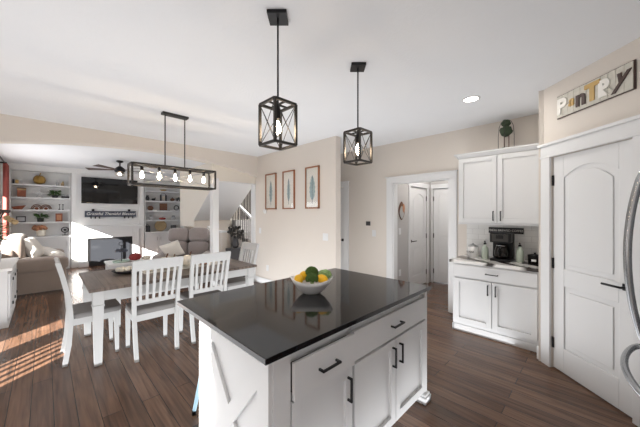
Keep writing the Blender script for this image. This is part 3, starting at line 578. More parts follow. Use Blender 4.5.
# ------------------------------------------------------------ pendants
def pendant(x, y, label):
    r = thing('pendant_light', label, 'pendant light', (x, y, CEIL), 0, 'caged pendants over the island')
    b = MB(WM[r.name] @ Matrix.Rotation(PI/4, 4, 'Z')); b.box(-.06, .06, -.06, .06, -.022, 0); b.build('canopy', 'black', r, .002); at(r).tube([(0, 0, -.02), (0, 0, -.62)], .006).build('rod', 'black', r)
    h = .080; z0, z1 = -.815, -.56; b = at(r); t = .015
    for sx in (-1, 1):
        for sy in (-1, 1): b.box(sx*h-t/2, sx*h+t/2, sy*h-t/2, sy*h+t/2, z0, z1)
    for z in (z0, z1):
        for s in (-1, 1): b.box(-h, h, s*h-t/2, s*h+t/2, z-t/2, z+t/2).box(s*h-t/2, s*h+t/2, -h, h, z-t/2, z+t/2)
    b.box(-h, h, -.005, .005, z1-.005, z1+.005).box(-.005, .005, -h, h, z1-.005, z1+.005); b.build('cage', 'gunmetal', r)
    b = at(r)
    for s in (-1, 1):
        b.tube([(-h, s*h, z0), (h, s*h, z1)], .0022, 6).tube([(h, s*h, z0), (-h, s*h, z1)], .0022, 6).tube([(s*h, -h, z0), (s*h, h, z1)], .0022, 6).tube([(s*h, h, z0), (s*h, -h, z1)], .0022, 6)
    b.build('cross_wire', 'gunmetal', r)
    at(r).lathe([(.02, -.65), (.02, -.60), (.01, -.56), (.006, -.54)], n=12).build('socket', 'black', r)
    bulb(r, 0, 0, -.65)
    return r
def bulb(r, x, y, z, s=1):
    g = at(r).lathe([(.012*s, 0), (.016*s, -.015*s), (.03*s, -.055*s), (.033*s, -.08*s), (.024*s, -.105*s), (0, -.115*s)], (x, y, z), 16).build('bulb', 'bulbglass', r)
    at(r).lathe([(.004, -.01*s), (.017*s, -.045*s), (.02*s, -.08*s), (.0, -.1*s)], (x, y, z), 10).build('filament', 'bulb', g)
pendant(1.04, 1.415, 'black square cage pendant with glowing bulb, nearer and higher in view over the island')
pendant(1.87, 1.418, 'black square cage pendant with glowing bulb, farther one beside the framed prints')
# chandelier
r = thing('linear_chandelier', 'long rectangular bronze chandelier with five bulbs over dining table', 'chandelier', (1.167, 3.756, CEIL))
at(r).box(-.15, .15, -.045, .045, -.025, 0).build('canopy', 'gunmetal', r, .002)
for s in (-1, 1): at(r).tube([(s*.115, 0, -.02), (s*.115, 0, -.665)], .007).build('rod', 'gunmetal', r)
L, H, z0, z1, t = .475, .10, -.91, -.675, .02; b = at(r)
for sx in (-1, 1):
    for sy in (-1, 1): b.box(sx*L-t/2, sx*L+t/2, sy*H-t/2, sy*H+t/2, z0, z1)
for z in (z0, z1):
    for s in (-1, 1): b.box(-L, L, s*H-t/2, s*H+t/2, z-t/2, z+t/2).box(s*L-t/2, s*L+t/2, -H, H, z-t/2, z+t/2)
b.box(-L, L, -.012, .012, z1-.008, z1+.008); b.build('cage', 'gunmetal', r)
b = at(r)
for s in (-1, 1):
    b.tube([(s*L, -H, z0), (s*L, H, z1)], .003, 6).tube([(s*L, H, z0), (s*L, -H, z1)], .003, 6)
    b.tube([(-L, s*H, z1), (L, s*H, z0)], .0025, 6).tube([(L, s*H, z1), (-L, s*H, z0)], .0025, 6)
b.build('cross_wire', 'silver', r)
for i in range(5):
    x = -.36+.18*i; at(r).lathe([(.018, -.735), (.018, -.69), (.006, -.675)], (x, 0, 0), 12).build('socket', 'black', r); bulb(r, x, 0, -.735, 1.0)
# recessed light; only the first position has a fixture
for i, (cx, cy) in enumerate(((3.28, .957), (.1, .35), (-.9, 1.3), (-.3, -1.6), (1.1, -2.2))):
    if i == 0:
        r = thing('recessed_light', 'round white recessed light glowing in ceiling near the wall cabinet', 'ceiling light', (cx, cy, CEIL))
        at(r).lathe([(.07, -.001), (.072, -.007), (.088, -.006), (.09, -.001)], n=28).build('trim_ring', 'white', r); at(r).lathe([(0, -.003), (.071, -.003), (.071, -.001)], n=28).build('lens', 'can', r)
# ceiling fan in living room
r = thing('ceiling_fan', 'dark ceiling fan with glass light in the living room before the television', 'ceiling fan', (1.26, 7.95, CEIL))
at(r).lathe([(.07, 0), (.07, -.03), (.03, -.05)], n=20).tube([(0, 0, -.03), (0, 0, -.16)], .014).build('downrod', 'black', r)
at(r).lathe([(.03, -.13), (.07, -.16), (.10, -.19), (.11, -.24), (.09, -.27)], n=24).build('motor', 'black', r)
at(r).lathe([(.09, -.27), (.10, -.32), (.08, -.36), (0, -.37)], n=20).build('light_glass', 'bulbglass', r); at(r).ball((0, 0, -.315), .03, n=10, m=8).build('bulb', 'bulb', r)
for i in range(5):
    a = i*2*PI/5+.1; c, s = math.cos(a), math.sin(a); b = at(r)
    P = lambda u, v, z: (c*u-s*v, s*u+c*v, z)
    b.hexa([P(.09, -.02, -.225), P(.66, -.065, -.235), P(.66, .065, -.205), P(.09, .02, -.215)], [P(.09, -.02, -.217), P(.66, -.065, -.227), P(.66, .065, -.197), P(.09, .02, -.207)]); b.build('blade', 'dbrown', r)
# ------------------------------------------------------------ framed art and wall plates
FM = lambda y, z: frame((3.3, y, z), (0, -1, 0), (0, 0, 1))
for k, (y0, y1, l) in enumerate(((4.90, 4.53, 'wood framed feather print nearest the staircase, first of three'), (4.31, 3.955, 'wood framed feather print hanging in the middle of three'), (3.65, 3.305, 'wood framed feather print nearest the wall corner, last of three'))):
    r = thing('framed_print', l, 'picture', (3.29, (y0+y1)/2, 1.585), 0, 'feather prints on the beige wall'); yc = (y0+y1)/2; hw = (y0-y1)/2; t = .022
    b = MB().box(3.272, 3.3, y0-t, y0, 1.585, 2.315).box(3.272, 3.3, y1, y1+t, 1.585, 2.315).box(3.272, 3.3, y1, y0, 1.585, 1.585+t).box(3.272, 3.3, y1, y0, 2.315-t, 2.315); b.build('frame', 'lbrown', r)
    MB().box(3.288, 3.3, y1+t, y0-t, 1.585+t, 2.315-t).build('print', 'paper', r)
    F = frame((3.287, yc, 1.95), (0, -1, 0), (0, 0, 1)); b = MB(F); n = 22; pts = []
    W = (.055, .05, .075)[k]
    for i in range(n+1):
        q = i/n; z = -.22+.44*q; wd = W*math.sin(PI*min(1, q**.8))**.7*(1-.2*math.sin(i*2.3)**2); pts.append((wd, z))
    poly = [(p[0], p[1]) for p in pts]+[(-p[0], p[1]) for p in reversed(pts[1:-1])]
    b.prism(poly, 0, .0008, 'z'); b.build('feather', 'teal', r); MB(F).tube([(0, -.28, .001), (0, .2, .001)], .003, 6).build('quill', 'slate', r)
    MB().box(3.2795, 3.2815, y1+t, y0-t, 1.585+t, 2.315-t).build('glass', 'glass', r)
def plate(x, y, z, wd, ht, l, cat='switch', ax='x', m='white', nm='light_switch'):
    b = MB()
    if ax == 'x': b.box(x-.007, x, y-wd/2, y+wd/2, z-ht/2, z+ht/2).box(x-.011, x-.006, y-.015, y+.015, z-.03, z+.03)
    else: b.box(x-wd/2, x+wd/2, y-.007, y, z-ht/2, z+ht/2).box(x-.015, x+.015, y-.011, y-.006, z-.03, z+.03)
    tag(b.build(nm, m, None, .002), l, cat)
plate(3.3, 3.17, 1.11, .12, .12, 'wide white switch plate near the outer corner of the picture wall')
plate(3.3, 5.13, 1.13, .08, .12, 'single white switch plate at the far end of the picture wall')
plate(3.3, 4.85, .36, .08, .12, 'white outlet low on the picture wall behind table end', 'outlet', nm='wall_outlet')
plate(WX, 3.06, 1.31, .1, .08, 'small dark thermostat on the beige wall beside the doorway', 'thermostat', m='charcoal', nm='thermostat')
plate(WX, 2.93, 1.13, .08, .12, 'white switch plate on the beige wall left of the doorway')
plate(4.66, 2.57, 1.17, .08, .12, 'white switch plate on the grey hall wall below ornament', ax='y'); plate(4.66, 2.57, .4, .08, .12, 'white outlet low on grey hall wall', 'outlet', ax='y', nm='wall_outlet')
b = MB(Matrix.Translation((3.3, 4.93, 1.55)) @ Matrix.Rotation(-PI/2, 4, 'Y')); b.lathe([(.05, 0), (.05, .02), (.04, .03), (0, .032)], n=20)
tag(b.build('door_chime', 'white'), 'small round white sensor on wall below the leftmost print', 'sensor')
# leaf ornament in hall
r = thing('wall_ornament', 'teardrop wooden wall ornament hanging on the grey hall wall', 'ornament', (4.71, 2.56, 1.39))
F = frame((4.71, 2.568, 1.55), (1, 0, 0), (0, 0, 1)); pl = [(.1*math.sin(PI*i/16)**.8*(1 if True else 0), -.17+.34*i/16) for i in range(17)]; poly = pl+[(-x, z) for x, z in reversed(pl[1:-1])]
MB(F).prism(poly, 0, .02, 'z').build('backing', 'brown', r); MB(F).prism([(x*.75-.02, z*.7-.03) for x, z in poly], .02, .03, 'z').build('inlay', 'silver', r); MB(F).prism([(x*.4+.04, z*.5+.05) for x, z in poly], .03, .036, 'z').build('inlay', 'orange', r)
# ------------------------------------------------------------ dining table and chairs
TX0, TX1, TY0, TY1, TZ = .30, 2.14, 3.41, 4.50, .77
r = thing('dining_table', 'rectangular dining table with dark plank top and white turned legs', 'table', ((TX0+TX1)/2, (TY0+TY1)/2, 0))
MB().box(TX0, TX1, TY0, TY1, TZ-.032, TZ).build('tabletop', 'table', r, .004)
MB().box(TX0+.06, TX1-.06, TY0+.05, TY0+.07, TZ-.135, TZ-.032).box(TX0+.06, TX1-.06, TY1-.07, TY1-.05, TZ-.135, TZ-.032).box(TX0+.06, TX0+.08, TY0+.05, TY1-.05, TZ-.135, TZ-.032).box(TX1-.08, TX1-.06, TY0+.05, TY1-.05, TZ-.135, TZ-.032).build('apron', 'chairw', r)
for x in (TX0+.075, TX1-.075):
    for y in (TY0+.075, TY1-.075):
        b = MB().box(x-.045, x+.045, y-.045, y+.045, .60, TZ-.032).box(x-.05, x+.05, y-.05, y+.05, .585, .60); b.hexa([(x-.03, y-.03, 0), (x+.03, y-.03, 0), (x+.03, y+.03, 0), (x-.03, y+.03, 0)], [(x-.043, y-.043, .585), (x+.043, y-.043, .585), (x+.043, y+.043, .585), (x-.043, y+.043, .585)])
        b.build('leg', 'chairw', r, .003)
def make_chair(label):      # faces +Y, origin centre of seat on floor
    r = thing('dining_chair', label, 'chair', (0, 0, 0), 0, 'white slat back chairs around the dining table')
    MBs = at(r); w2 = .225
    MBs.soft(-.215, .215, -.19, .225, .44, .50, .22); MBs.build('seat', 'seat', r)
    at(r).box(-.2, .2, -.19, -.17, .385, .45).box(-.2, .2, .18, .2, .385, .45).box(-.21, -.19, -.18, .19, .385, .45).box(.19, .21, -.18, .19, .385, .45).build('seat_frame', 'chairw', r)
    for s in (-1, 1):
        b = at(r); b.hexa([(s*.19-.017, .17, 0), (s*.19+.017, .17, 0), (s*.19+.017, .2, 0), (s*.19-.017, .2, 0)], [(s*.19-.022, .155, .44), (s*.19+.022, .155, .44), (s*.19+.022, .2, .44), (s*.19-.022, .2, .44)]); b.build('leg', 'chairw', r, .003)
        b = at(r); sec = [(-.235, 0), (-.205, .2), (-.19, .45), (-.205, .65), (-.25, .88), (-.285, 1.02)]
        for i in range(len(sec)-1):
            (ya, za), (yb, zb) = sec[i], sec[i+1]; xa = s*(.19+.028*za); xb_ = s*(.19+.028*zb); t = .018
            b.hexa([(xa-t, ya-.02, za), (xa+t, ya-.02, za), (xa+t, ya+.02, za), (xa-t, ya+.02, za)], [(xb_-t, yb-.02, zb), (xb_+t, yb-.02, zb), (xb_+t, yb+.02, zb), (xb_-t, yb+.02, zb)])
        b.build('leg', 'chairw', r)
    b = at(r)
    yy = lambda z: -.205-(z-.65)*.22
    b.hexa([(-.23, yy(.92)-.016, .92), (.23, yy(.92)-.016, .92), (.23, yy(.92)+.012, .92), (-.23, yy(.92)+.012, .92)], [(-.235, yy(1.03)-.012, 1.03), (.235, yy(1.03)-.012, 1.03), (.235, yy(1.03)+.012, 1.03), (-.235, yy(1.03)+.012, 1.03)]); b.build('top_rail', 'chairw', r, .004)
    at(r).box(-.2, .2, -.2, -.18, .555, .60).build('lower_rail', 'chairw', r)
    for i in range(6):
        x = -.15+.06*i; at(r).bar((x, -.193, .595), (x*1.08, yy(.925), .925), .026, .012, (0, 1, 0)).build('slat', 'chairw', r)
    return r
chair = make_chair('white slat back dining chair at near long side, its whole back in view')
chair.location = (.85, 3.52, 0)
dup(chair, (1.41, 3.52, 0), 0, 'white slat back dining chair partly behind the island corner, back to camera')
dup(chair, (.375, 3.875, 0), -PI/2, 'white slat back dining chair seen from the side at the left table end')
dup(chair, (2.06, 3.93, 0), PI/2, 'white slat back dining chair at the far table end beside the picture wall')
bpy.context.view_layer.update()
r = thing('dining_bench', 'grey cushioned bench on the far long side of the dining table', 'bench', (1.2, 4.62, 0))
MB().soft(.62, 1.78, 4.42, 4.80, .42, .50, .2).build('seat', 'bench', r)
MB().box(.66, 1.74, 4.45, 4.77, .36, .43).build('frame', 'chairw', r)
for x in (.69, 1.71):
    for y in (4.48, 4.74): MB().box(x-.025, x+.025, y-.025, y+.025, 0, .37).build('leg', 'chairw', r)
# things on the dining table
def pumpkin(x, y, z, R, m, label, cat='pumpkin', group=None, rz=.75, stem='brown'):
    r = thing('pumpkin', label, cat, (x, y, z), 0, group)
    prof = [(0, .12), (R*.4, .02), (R*.8, R*.3), (R, R*.72), (R*.88, R*1.15), (R*.5, R*1.42), (R*.15, R*1.32), (0, R*1.25)]; prof = [(a, b_*rz if i else R*.12*rz) for i, (a, b_) in enumerate(prof)]
    at(r).lathe(prof, n=40, fn=lambda a, q, zz_: 1+.07*math.cos(a*8)).build('body', m, r); at(r).tube([(0, 0, R*.9*rz), (R*.05, 0, R*1.5*rz), (R*.2, 0, R*1.85*rz)], [R*.13, R*.09, R*.07], 7).build('stem', stem, r)
    return r
tag(MB().box(.85, 1.85, 3.83, 4.07, TZ, TZ+.004).build('table_runner', 'cloth'), 'pale linen runner laid along the centre of dining table', 'table runner')
r = thing('dough_bowl', 'long dark bowl filled with white trinkets at the left end of table', 'bowl', (.72, 4.05, TZ))
at(r).lathe([(.03, 0), (.09, .012), (.125, .045), (.115, .045), (.08, .02), (0, .015)], n=28, sx=1.3).build('bowl', 'charcoal', r)
b = at(r)
for i in range(9): b.ball((random.uniform(-.1, .1), random.uniform(-.05, .05), .045+random.uniform(0, .015)), .03, n=9, m=6)
b.build('filler', 'pump', r)
g = 'pumpkins along the dining table runner'
pumpkin(1.12, 3.95, TZ+.004, .105, 'pump', 'white pumpkin seen over the left dining chair back', group=g, rz=1.05); pumpkin(1.26, 4.11, TZ, .085, 'stem', 'green pumpkin standing between the two larger pale pumpkins on the table', group=g, rz=1.1)
pumpkin(1.41, 3.94, TZ+.004, .105, 'pump', 'cream pumpkin above the gap between the chair backs', group=g, rz=1.05); pumpkin(1.58, 3.88, TZ+.004, .055, 'lbrown', 'small brown pumpkin beside the cream pumpkin', group=g)
pumpkin(.95, 3.95, TZ+.004, .05, 'pump', 'small white pumpkin behind the slats of left chair', group=g)
# ------------------------------------------------------------ sideboard at left edge
r = thing('sideboard', 'white sideboard with black hardware standing at the left edge', 'sideboard', (-.54, 5.95, 0))
MB().box(-.73, -.345, 5.46, 6.68, .08, .745).box(-.73, -.335, 5.46, 6.69, 0, .08).build('body', 'cab', r, .003); MB().box(-.745, -.30, 5.45, 6.73, .745, .78).build('top', 'whitew', r, .004)
for i in range(3):
    y1 = 5.50+i*.39; b = MB(); T = frame((-.345, y1, .12), (0, 1, 0), (-1, 0, 0)); shaker(b, T, .37, .58, .02); d = b.build('door', 'cab', r)
    MB().bar((-.322, y1+.06, .18), (-.322, y1+.31, .64), .008, .04).build('brace', 'cab', d)
    MB().box(-.325, -.308, y1+.33, y1+.36, .56, .60).box(-.325, -.308, y1+.33, y1+.36, .22, .26).build('hinge', 'black', d)
r = thing('leafy_arrangement', 'grey vase of dark leaves and dried stems on the sideboard', 'plant', (-.53, 5.8, .78))
at(r).lathe([(.06, 0), (.1, .05), (.115, .16), (.09, .27), (.07, .32), (.08, .335)], n=24).build('vase', 'gvase', r)
def leaves(b, n, R, H, z, s, up=.5):
    for i in range(n):
        a = random.uniform(0, 2*PI); q = R*math.sqrt(random.random()); zz_ = z+random.uniform(0, H); c = Vector((q*math.cos(a), q*math.sin(a), zz_)); d = Vector((math.cos(a), math.sin(a), random.uniform(-.3, up))).normalized(); sd = Vector((-math.sin(a), math.cos(a), random.uniform(-.4, .4))).normalized()
        L_ = s*random.uniform(.7, 1.3); b.add([c, c+d*L_*.5+sd*L_*.22, c+d*L_, c+d*L_*.5-sd*L_*.22+Vector((0, 0, L_*.06))], [(0, 1, 2), (0, 2, 3)])
b = at(r); leaves(b, 160, .13, .28, .32, .09); b.build('foliage', 'plant', r)
b = at(r)
for i in range(8): a = -1.3+i*.35; b.tube([(0, 0, .3), (.05*math.cos(a), .05*math.sin(a), .55), (.14*math.cos(a), .14*math.sin(a), .74)], .004, 6); b.ball((.16*math.cos(a), .16*math.sin(a), .75), .035, .03, .025, n=8, m=6, nz=.3)
b.build('dried_stem', 'dbrown', r)
b = at(r)
for i in range(3): b.ball((.16+.04*i, -.03-.03*i, .66-.03*i), .035, .035, .035, n=8, m=6, nz=.4)
b.build('seed_head', 'rattan', r)
# ------------------------------------------------------------ sofa on the left
r = thing('sofa', 'taupe fabric sofa under the side window seen from its arm end', 'sofa', (-.2, 8.2, 0))
MB().box(-.58, .20, 7.35, 9.05, .05, .40).build('base', 'sofa', r, .02)
for y0, y1 in ((7.27, 7.52), (8.88, 9.13)): MB().box(-.60, .30, y0, y1, .04, .50).soft(-.60, .34, y0-.03, y1+.03, .40, .68, .45).build('arm', 'sofa', r, .02)
MB().soft(-.62, -.36, 7.3, 9.1, .2, .92, .35).build('backrest', 'sofa', r)
for y in (7.5, 8.2): MB().soft(-.45, .26, y+.02, y+.70, .36, .54, .3).build('seat_cushion', 'sofa', r); MB().soft(-.56, -.24, y-.13, y+.66, .50, 1.08, .55).build('back_cushion', 'sofa', r)
def cushion(M_, wd, ht, th, m, label, nm='throw_pillow'):
    b = MB(M_); n = 14; vs = []; fs = []
    for s in (-1, 1):
        for j in range(n+1):
            for i in range(n+1):
                u = 2*i/n-1; v = 2*j/n-1; k = (1-u**4)*(1-v**4); q = 1-.08*(1-abs(u*v)); vs.append((u*wd/2*(1-.07*(1-v*v)*0-.06*(1-abs(v))*abs(u)), s*th/2*k**.55, v*ht/2*(1-.06*(1-abs(u))*abs(v))))
    N = (n+1)**2
    for s in range(2):
        for j in range(n):
            for i in range(n): a = s*N+j*(n+1)+i; fs.append((a, a+1, a+n+2, a+n+1))
    b.add(vs, fs, True); return tag(b.build(nm, m), label, 'cushion')
cushion(Matrix.Translation((-.16, 7.74, .83)) @ Matrix.Rotation(1.35, 4, 'Z') @ Matrix.Rotation(-.5, 4, 'X'), .52, .46, .2, 'pillow', 'large white cushion leaning on the taupe sofa behind its near arm')
cushion(Matrix.Translation((.08, 7.95, .67)) @ Matrix.Rotation(1.45, 4, 'Z') @ Matrix.Rotation(-1.1, 4, 'X'), .6, .5, .2, 'pillow', 'flat cream cushion lying on the seat of the taupe sofa')
# curtain and rod
r = thing('curtain', 'rust red curtain panel hanging beside the left living room window', 'curtain', (-.64, 9.53, .03))
b = MB(); n = 60; P = []
for i in range(n+1): q = i/n; P.append((-.62+.035*math.sin(q*2*PI*6), 9.28+.5*q))
vs = []; fs = []
for z in (.05, 1.2, 2.62):
    for (x, y) in P: vs.append((x, y, z))
for j in range(2):
    for i in range(n): a = j*(n+1)+i; fs.append((a, a+1, a+n+2, a+n+1))
b.add(vs, fs, True); o = b.build('panel', 'curtain', r); sm = o.modifiers.new('solid', 'SOLIDIFY'); sm.thickness = .004
MB().tube([(-.64, 6.7, 2.655), (-.64, 9.8, 2.655)], .013).ball((-.64, 9.82, 2.655), .03, n=10, m=8).box(-.75, -.61, 9.50, 9.52, 2.64, 2.67).build('curtain_rod', 'black', r)
# ------------------------------------------------------------ loveseat recliner right
r = thing('reclining_loveseat', 'grey reclining loveseat with puffy headrests, turned toward the dining table', 'loveseat', (2.22, 6.47, 0), .985)
at(r).box(-.36, .36, -.46, .46, .06, .40).build('base', 'reclin', r, .02)
for s_ in (-1, 1): at(r).box(-.40, .40, s_*.46-.07, s_*.46+.07, .05, .48).soft(-.44, .42, s_*.47-.09, s_*.47+.09, .40, .64, .5).build('arm', 'reclin', r, .02)
for s_ in (-1, 1):
    at(r).soft(-.44, .2, s_*.2-.19, s_*.2+.19, .34, .52, .35).build('seat_cushion', 'reclin', r)
    T = WM[r.name] @ Matrix.Translation((.24, s_*.22, .60)) @ Matrix.Rotation(.2, 4, 'Y'); MB(T).soft(-.14, .16, -.22, .22, -.14, .26, .5).build('back_cushion', 'reclin', r)
    T = WM[r.name] @ Matrix.Translation((.33, s_*.22, .96)) @ Matrix.Rotation(.25, 4, 'Y'); MB(T).soft(-.13, .13, -.22, .22, -.13, .20, .5).build('headrest', 'reclin', r)
T = WM[r.name] @ Matrix.Translation((.30, 0, .35)) @ Matrix.Rotation(.18, 4, 'Y'); MB(T).box(.04, .14, -.42, .42, -.2, .68).build('back_shell', 'reclin', r, .03)
cushion(WM[r.name] @ Matrix.Translation((-.06, .25, .70)) @ Matrix.Rotation(1.57, 4, 'Z') @ Matrix.Rotation(-.3, 4, 'X') @ Matrix.Rotation(.35, 4, 'Y'), .42, .36, .14, 'pillow', 'white square cushion leaning on the grey loveseat')
# ------------------------------------------------------------ coffee table with tray
r = thing('coffee_table', 'white farmhouse coffee table in front of the fireplace', 'table', (1.35, 7.5, 0))
MB().box(.92, 1.72, 6.98, 7.62, .42, .46).build('tabletop', 'whitew', r, .004); MB().box(.97, 1.67, 7.03, 7.57, .34, .42).build('apron', 'cab', r); MB().box(.99, 1.65, 7.05, 7.55, .12, .15).build('lower_shelf', 'whitew', r)
for x in (.98, 1.66):
    for y in (7.04, 7.56): MB().box(x-.035, x+.035, y-.035, y+.035, 0, .42).build('leg', 'cab', r)
r = thing('tiered_tray', 'dark metal tiered tray with hoop handle on the coffee table', 'tray', (1.17, 7.2, .46))
at(r).lathe([(.15, 0), (.16, .03), (.155, .03), (.145, .01), (0, .01)], n=24).build('tray', 'mint', r); at(r).lathe([(.11, .22), (.12, .25), (.115, .25), (.105, .23), (0, .23)], n=24).build('tray', 'slate', r)
at(r).tube([(0, 0, .01), (0, 0, .36)], .006).build('post', 'black', r)
b = at(r); b.tube([(.045*math.cos(a*PI/8), 0, .39+.04*math.sin(a*PI/8)) for a in range(17)], .005, 6); b.build('handle', 'black', r)
b = at(r)
for i in range(6): b.box(-.09+.03*i, -.07+.03*i, -.02, .0, .23, .29)
b.build('word_blocks', 'slate', r)
pumpkin(1.40, 7.11, .46, .11, 'red', 'dark red pumpkin beside the tiered tray on the coffee table', rz=1.1); pumpkin(1.42, 7.36, .46, .07, 'rust', 'small rust pumpkin behind the tiered tray on the coffee table')
pumpkin(1.62, 7.14, .46, .09, 'pump', 'white pumpkin right of the dark red pumpkin on coffee table')
# ------------------------------------------------------------ shelf ornaments
def sx(px, u_=None):     # x on the shelf plane y=10.36 seen at pixel column
    u = (px-320)/FPX; return 10.33*(1+u)/(1-u)
Y = 10.345
def orn(name, px, z, label, cat, parts, group=None, y=Y):
    x = sx(px); r = thing(name, label, cat, (x, y, z+.002), 0, group)
    for nm, m, f in parts:
        b = at(r); f(b); b.build(nm, m, r)
    return r
def block(h, wd, d=.05): return lambda b: b.box(-wd/2, wd/2, -d/2, d/2, 0, h)
def leafy(R, H, z, s, n): return lambda b: leaves(b, n, R, H, z, s, .9)
gL = 'ornaments on the left bookcase'; gR = 'ornaments on the right bookcase'
orn('letter_blocks', 17.5, 2.25, 'small coloured letter blocks on the top shelf beside the curtain', 'blocks', [('block', 'charcoal', lambda b: b.box(-.09, -.05, -.02, .02, 0, .11)), ('block', 'tan', lambda b: b.box(-.04, .02, -.02, .02, 0, .1)), ('block', 'gvase', lambda b: b.box(.03, .09, -.02, .02, 0, .09))])
r = pumpkin(sx(39.5), Y, 2.25, .115, 'gold', 'gold metallic pumpkin on the top shelf of left bookcase', rz=1.5, stem='gold')
orn('bird_figurines', 60, 2.25, 'pair of small pale figurines on top shelf right end of left bookcase', 'figurine', [('bird', 'gvase', lambda b: b.ball((-.05, 0, .06), .035, .03, .06, nz=.2).ball((-.05, 0, .13), .02)), ('bird', 'rattan', lambda b: b.ball((.05, 0, .05), .035, .03, .05, nz=.2).ball((.06, 0, .11), .02))])
orn('jar_candle', 21.5, 1.92, 'amber jar candle with pale lid on second shelf of left bookcase', 'candle', [('jar', 'rust', lambda b: b.box(-.075, .075, -.06, .06, 0, .17)), ('band', 'rattan', lambda b: b.box(-.077, .077, -.062, .062, .17, .21)), ('lid', 'brown', lambda b: b.box(-.08, .08, -.065, .065, .21, .23))])
orn('metal_star', 39.5, 1.92, 'silver starfish ornament in the middle of second shelf, left bookcase', 'ornament', [('star', 'silver', lambda b: [b.bar((0, 0, .1), (.1*math.cos(a), 0, .1+.1*math.sin(a)), .03, .025) for a in (.3, 1.56, 2.8, 4.1, 5.3)])])
orn('potted_succulent', 55, 1.92, 'leafy green succulent in dark pot on second shelf of left bookcase', 'plant', [('pot', 'charcoal', lambda b: b.lathe([(.05, 0), (.07, .07)], n=14)), ('foliage', 'green', leafy(.08, .1, .06, .1, 70))])
orn('photo_tray', 65.3, 1.92, 'low black and white ornament at right end of second shelf, left bookcase', 'ornament', [('base', 'charcoal', lambda b: b.box(-.08, .08, -.05, .05, 0, .05)), ('knob', 'gvase', lambda b: b.ball((-.04, 0, .08), .035).ball((.05, 0, .075), .03))])
orn('wooden_boat', 18.3, 1.60, 'brown wooden boat shaped dish on the third shelf beside curtain', 'dish', [('hull', 'rust', lambda b: b.hexa([(-.08, -.03, 0), (.06, -.03, 0), (.06, .03, 0), (-.08, .03, 0)], [(-.12, -.06, .07), (.13, -.06, .11), (.13, .06, .11), (-.12, .06, .07)]))])
for px, l in ((36.6, 'left of two brown arched wooden pumpkins on the third shelf'), (46, 'right of two brown arched wooden pumpkins on the third shelf')):
    orn('arch_ornament', px, 1.60, l, 'ornament', [('arch', 'brown', lambda b: [b.tube([(R_*math.cos(i*PI/10), 0, R_*1.1*math.sin(i*PI/10)+.016) for i in range(11)], .013, 6) for R_ in (.1, .07)]), ('core', 'rust', lambda b: b.ball((0, 0, .03), .035))], gL)
for px, l in ((59.5, 'left thin grey candlestick on the third shelf'), (63, 'right thin grey candlestick on the third shelf')):
    orn('candlestick', px, 1.60, l, 'candlestick', [('stick', 'gunmetal', lambda b: b.lathe([(.025, 0), (.02, .01), (.006, .03), (.006, .12), (.016, .14), (.016, .15)], n=10))], gL)
orn('framed_photo', 21, 1.28, 'small dark photo frame on the fourth shelf beside the curtain', 'picture frame', [('frame', 'charcoal', block(.15, .17, .02)), ('photo', 'gvase', lambda b: b.box(-.065, .065, -.014, -.009, .025, .125))])
orn('potted_herb', 40.5, 1.28, 'green plant in grey pot on the fourth shelf of left bookcase', 'plant', [('pot', 'gunmetal', lambda b: b.lathe([(.06, 0), (.065, .1)], n=14)), ('foliage', 'green', leafy(.08, .08, .09, .1, 80))])
orn('red_book', 59, 1.28, 'red patterned upright box on the fourth shelf of left bookcase', 'box', [('box', 'rust', block(.22, .14, .06)), ('panel', 'orange', lambda b: b.box(-.045, .045, -.035, -.03, .04, .18))])
orn('flower_pot', 41, .90, 'orange flowers in a cream pot on the left bookcase counter', 'flowers', [('pot', 'pump', lambda b: b.lathe([(.07, 0), (.085, .03), (.09, .16)], n=16)), ('bloom', 'orange', lambda b: [b.ball((random.uniform(-.13, .13), random.uniform(-.08, .08), .2+random.uniform(-.02, .05)), .045, nz=.4, n=8, m=6, seed=i) for i in range(16)])])
orn('round_ornament', 65, .90, 'dark round open ornament on stand at right of left bookcase counter', 'ornament', [('base', 'charcoal', lambda b: b.box(-.06, .06, -.03, .03, 0, .015).box(-.008, .008, -.008, .008, .015, .08)), ('ring', 'charcoal', lambda b: b.tube([(.07*math.cos(i*PI/8), 0, .15+.07*math.sin(i*PI/8)) for i in range(17)], .014, 6).ball((0, 0, .15), .03))])
# right bookcase
orn('gold_dish', 163.5, 2.26-.01, 'small gold dish on top shelf of the right bookcase', 'dish', [('dish', 'gold', lambda b: b.lathe([(.05, 0), (.11, .05), (.1, .05), (0, .015)], n=16))])
orn('dark_vase', 147.6, 1.92, 'small dark vase at left end of second shelf, right bookcase', 'vase', [('vase', 'charcoal', lambda b: b.lathe([(.04, 0), (.06, .08), (.03, .15), (.04, .17)], n=14))])
orn('small_figurine', 153.5, 1.92, 'tiny dark bird figurine on second shelf of right bookcase', 'figurine', [('body', 'charcoal', lambda b: b.ball((0, 0, .04), .06, .03, .04).ball((.05, 0, .085), .02))])
orn('white_lantern', 163.5, 1.92, 'white lantern with dark frame in middle of the right bookcase', 'lantern', [('frame', 'charcoal', lambda b: [b.box(s*.08-.008, s*.08+.008, -.06, .06, 0, .2) for s in (-1, 1)] + [b.tube([(.08*math.cos(i*PI/8), 0, .2+.06*math.sin(i*PI/8)) for i in range(9)], .008, 6)]), ('candle', 'pump', lambda b: b.lathe([(.045, 0), (.045, .16), (0, .16)], n=14))])
orn('brown_pumpkin', 172.5, 1.92, 'small brown squat pumpkin on second shelf of right bookcase', 'pumpkin', [('body', 'brown', lambda b: b.ball((0, 0, .055), .07, .06, .055, nz=.1)), ('stem', 'charcoal', lambda b: b.tube([(0, 0, .1), (0, 0, .14)], .01, 6))])
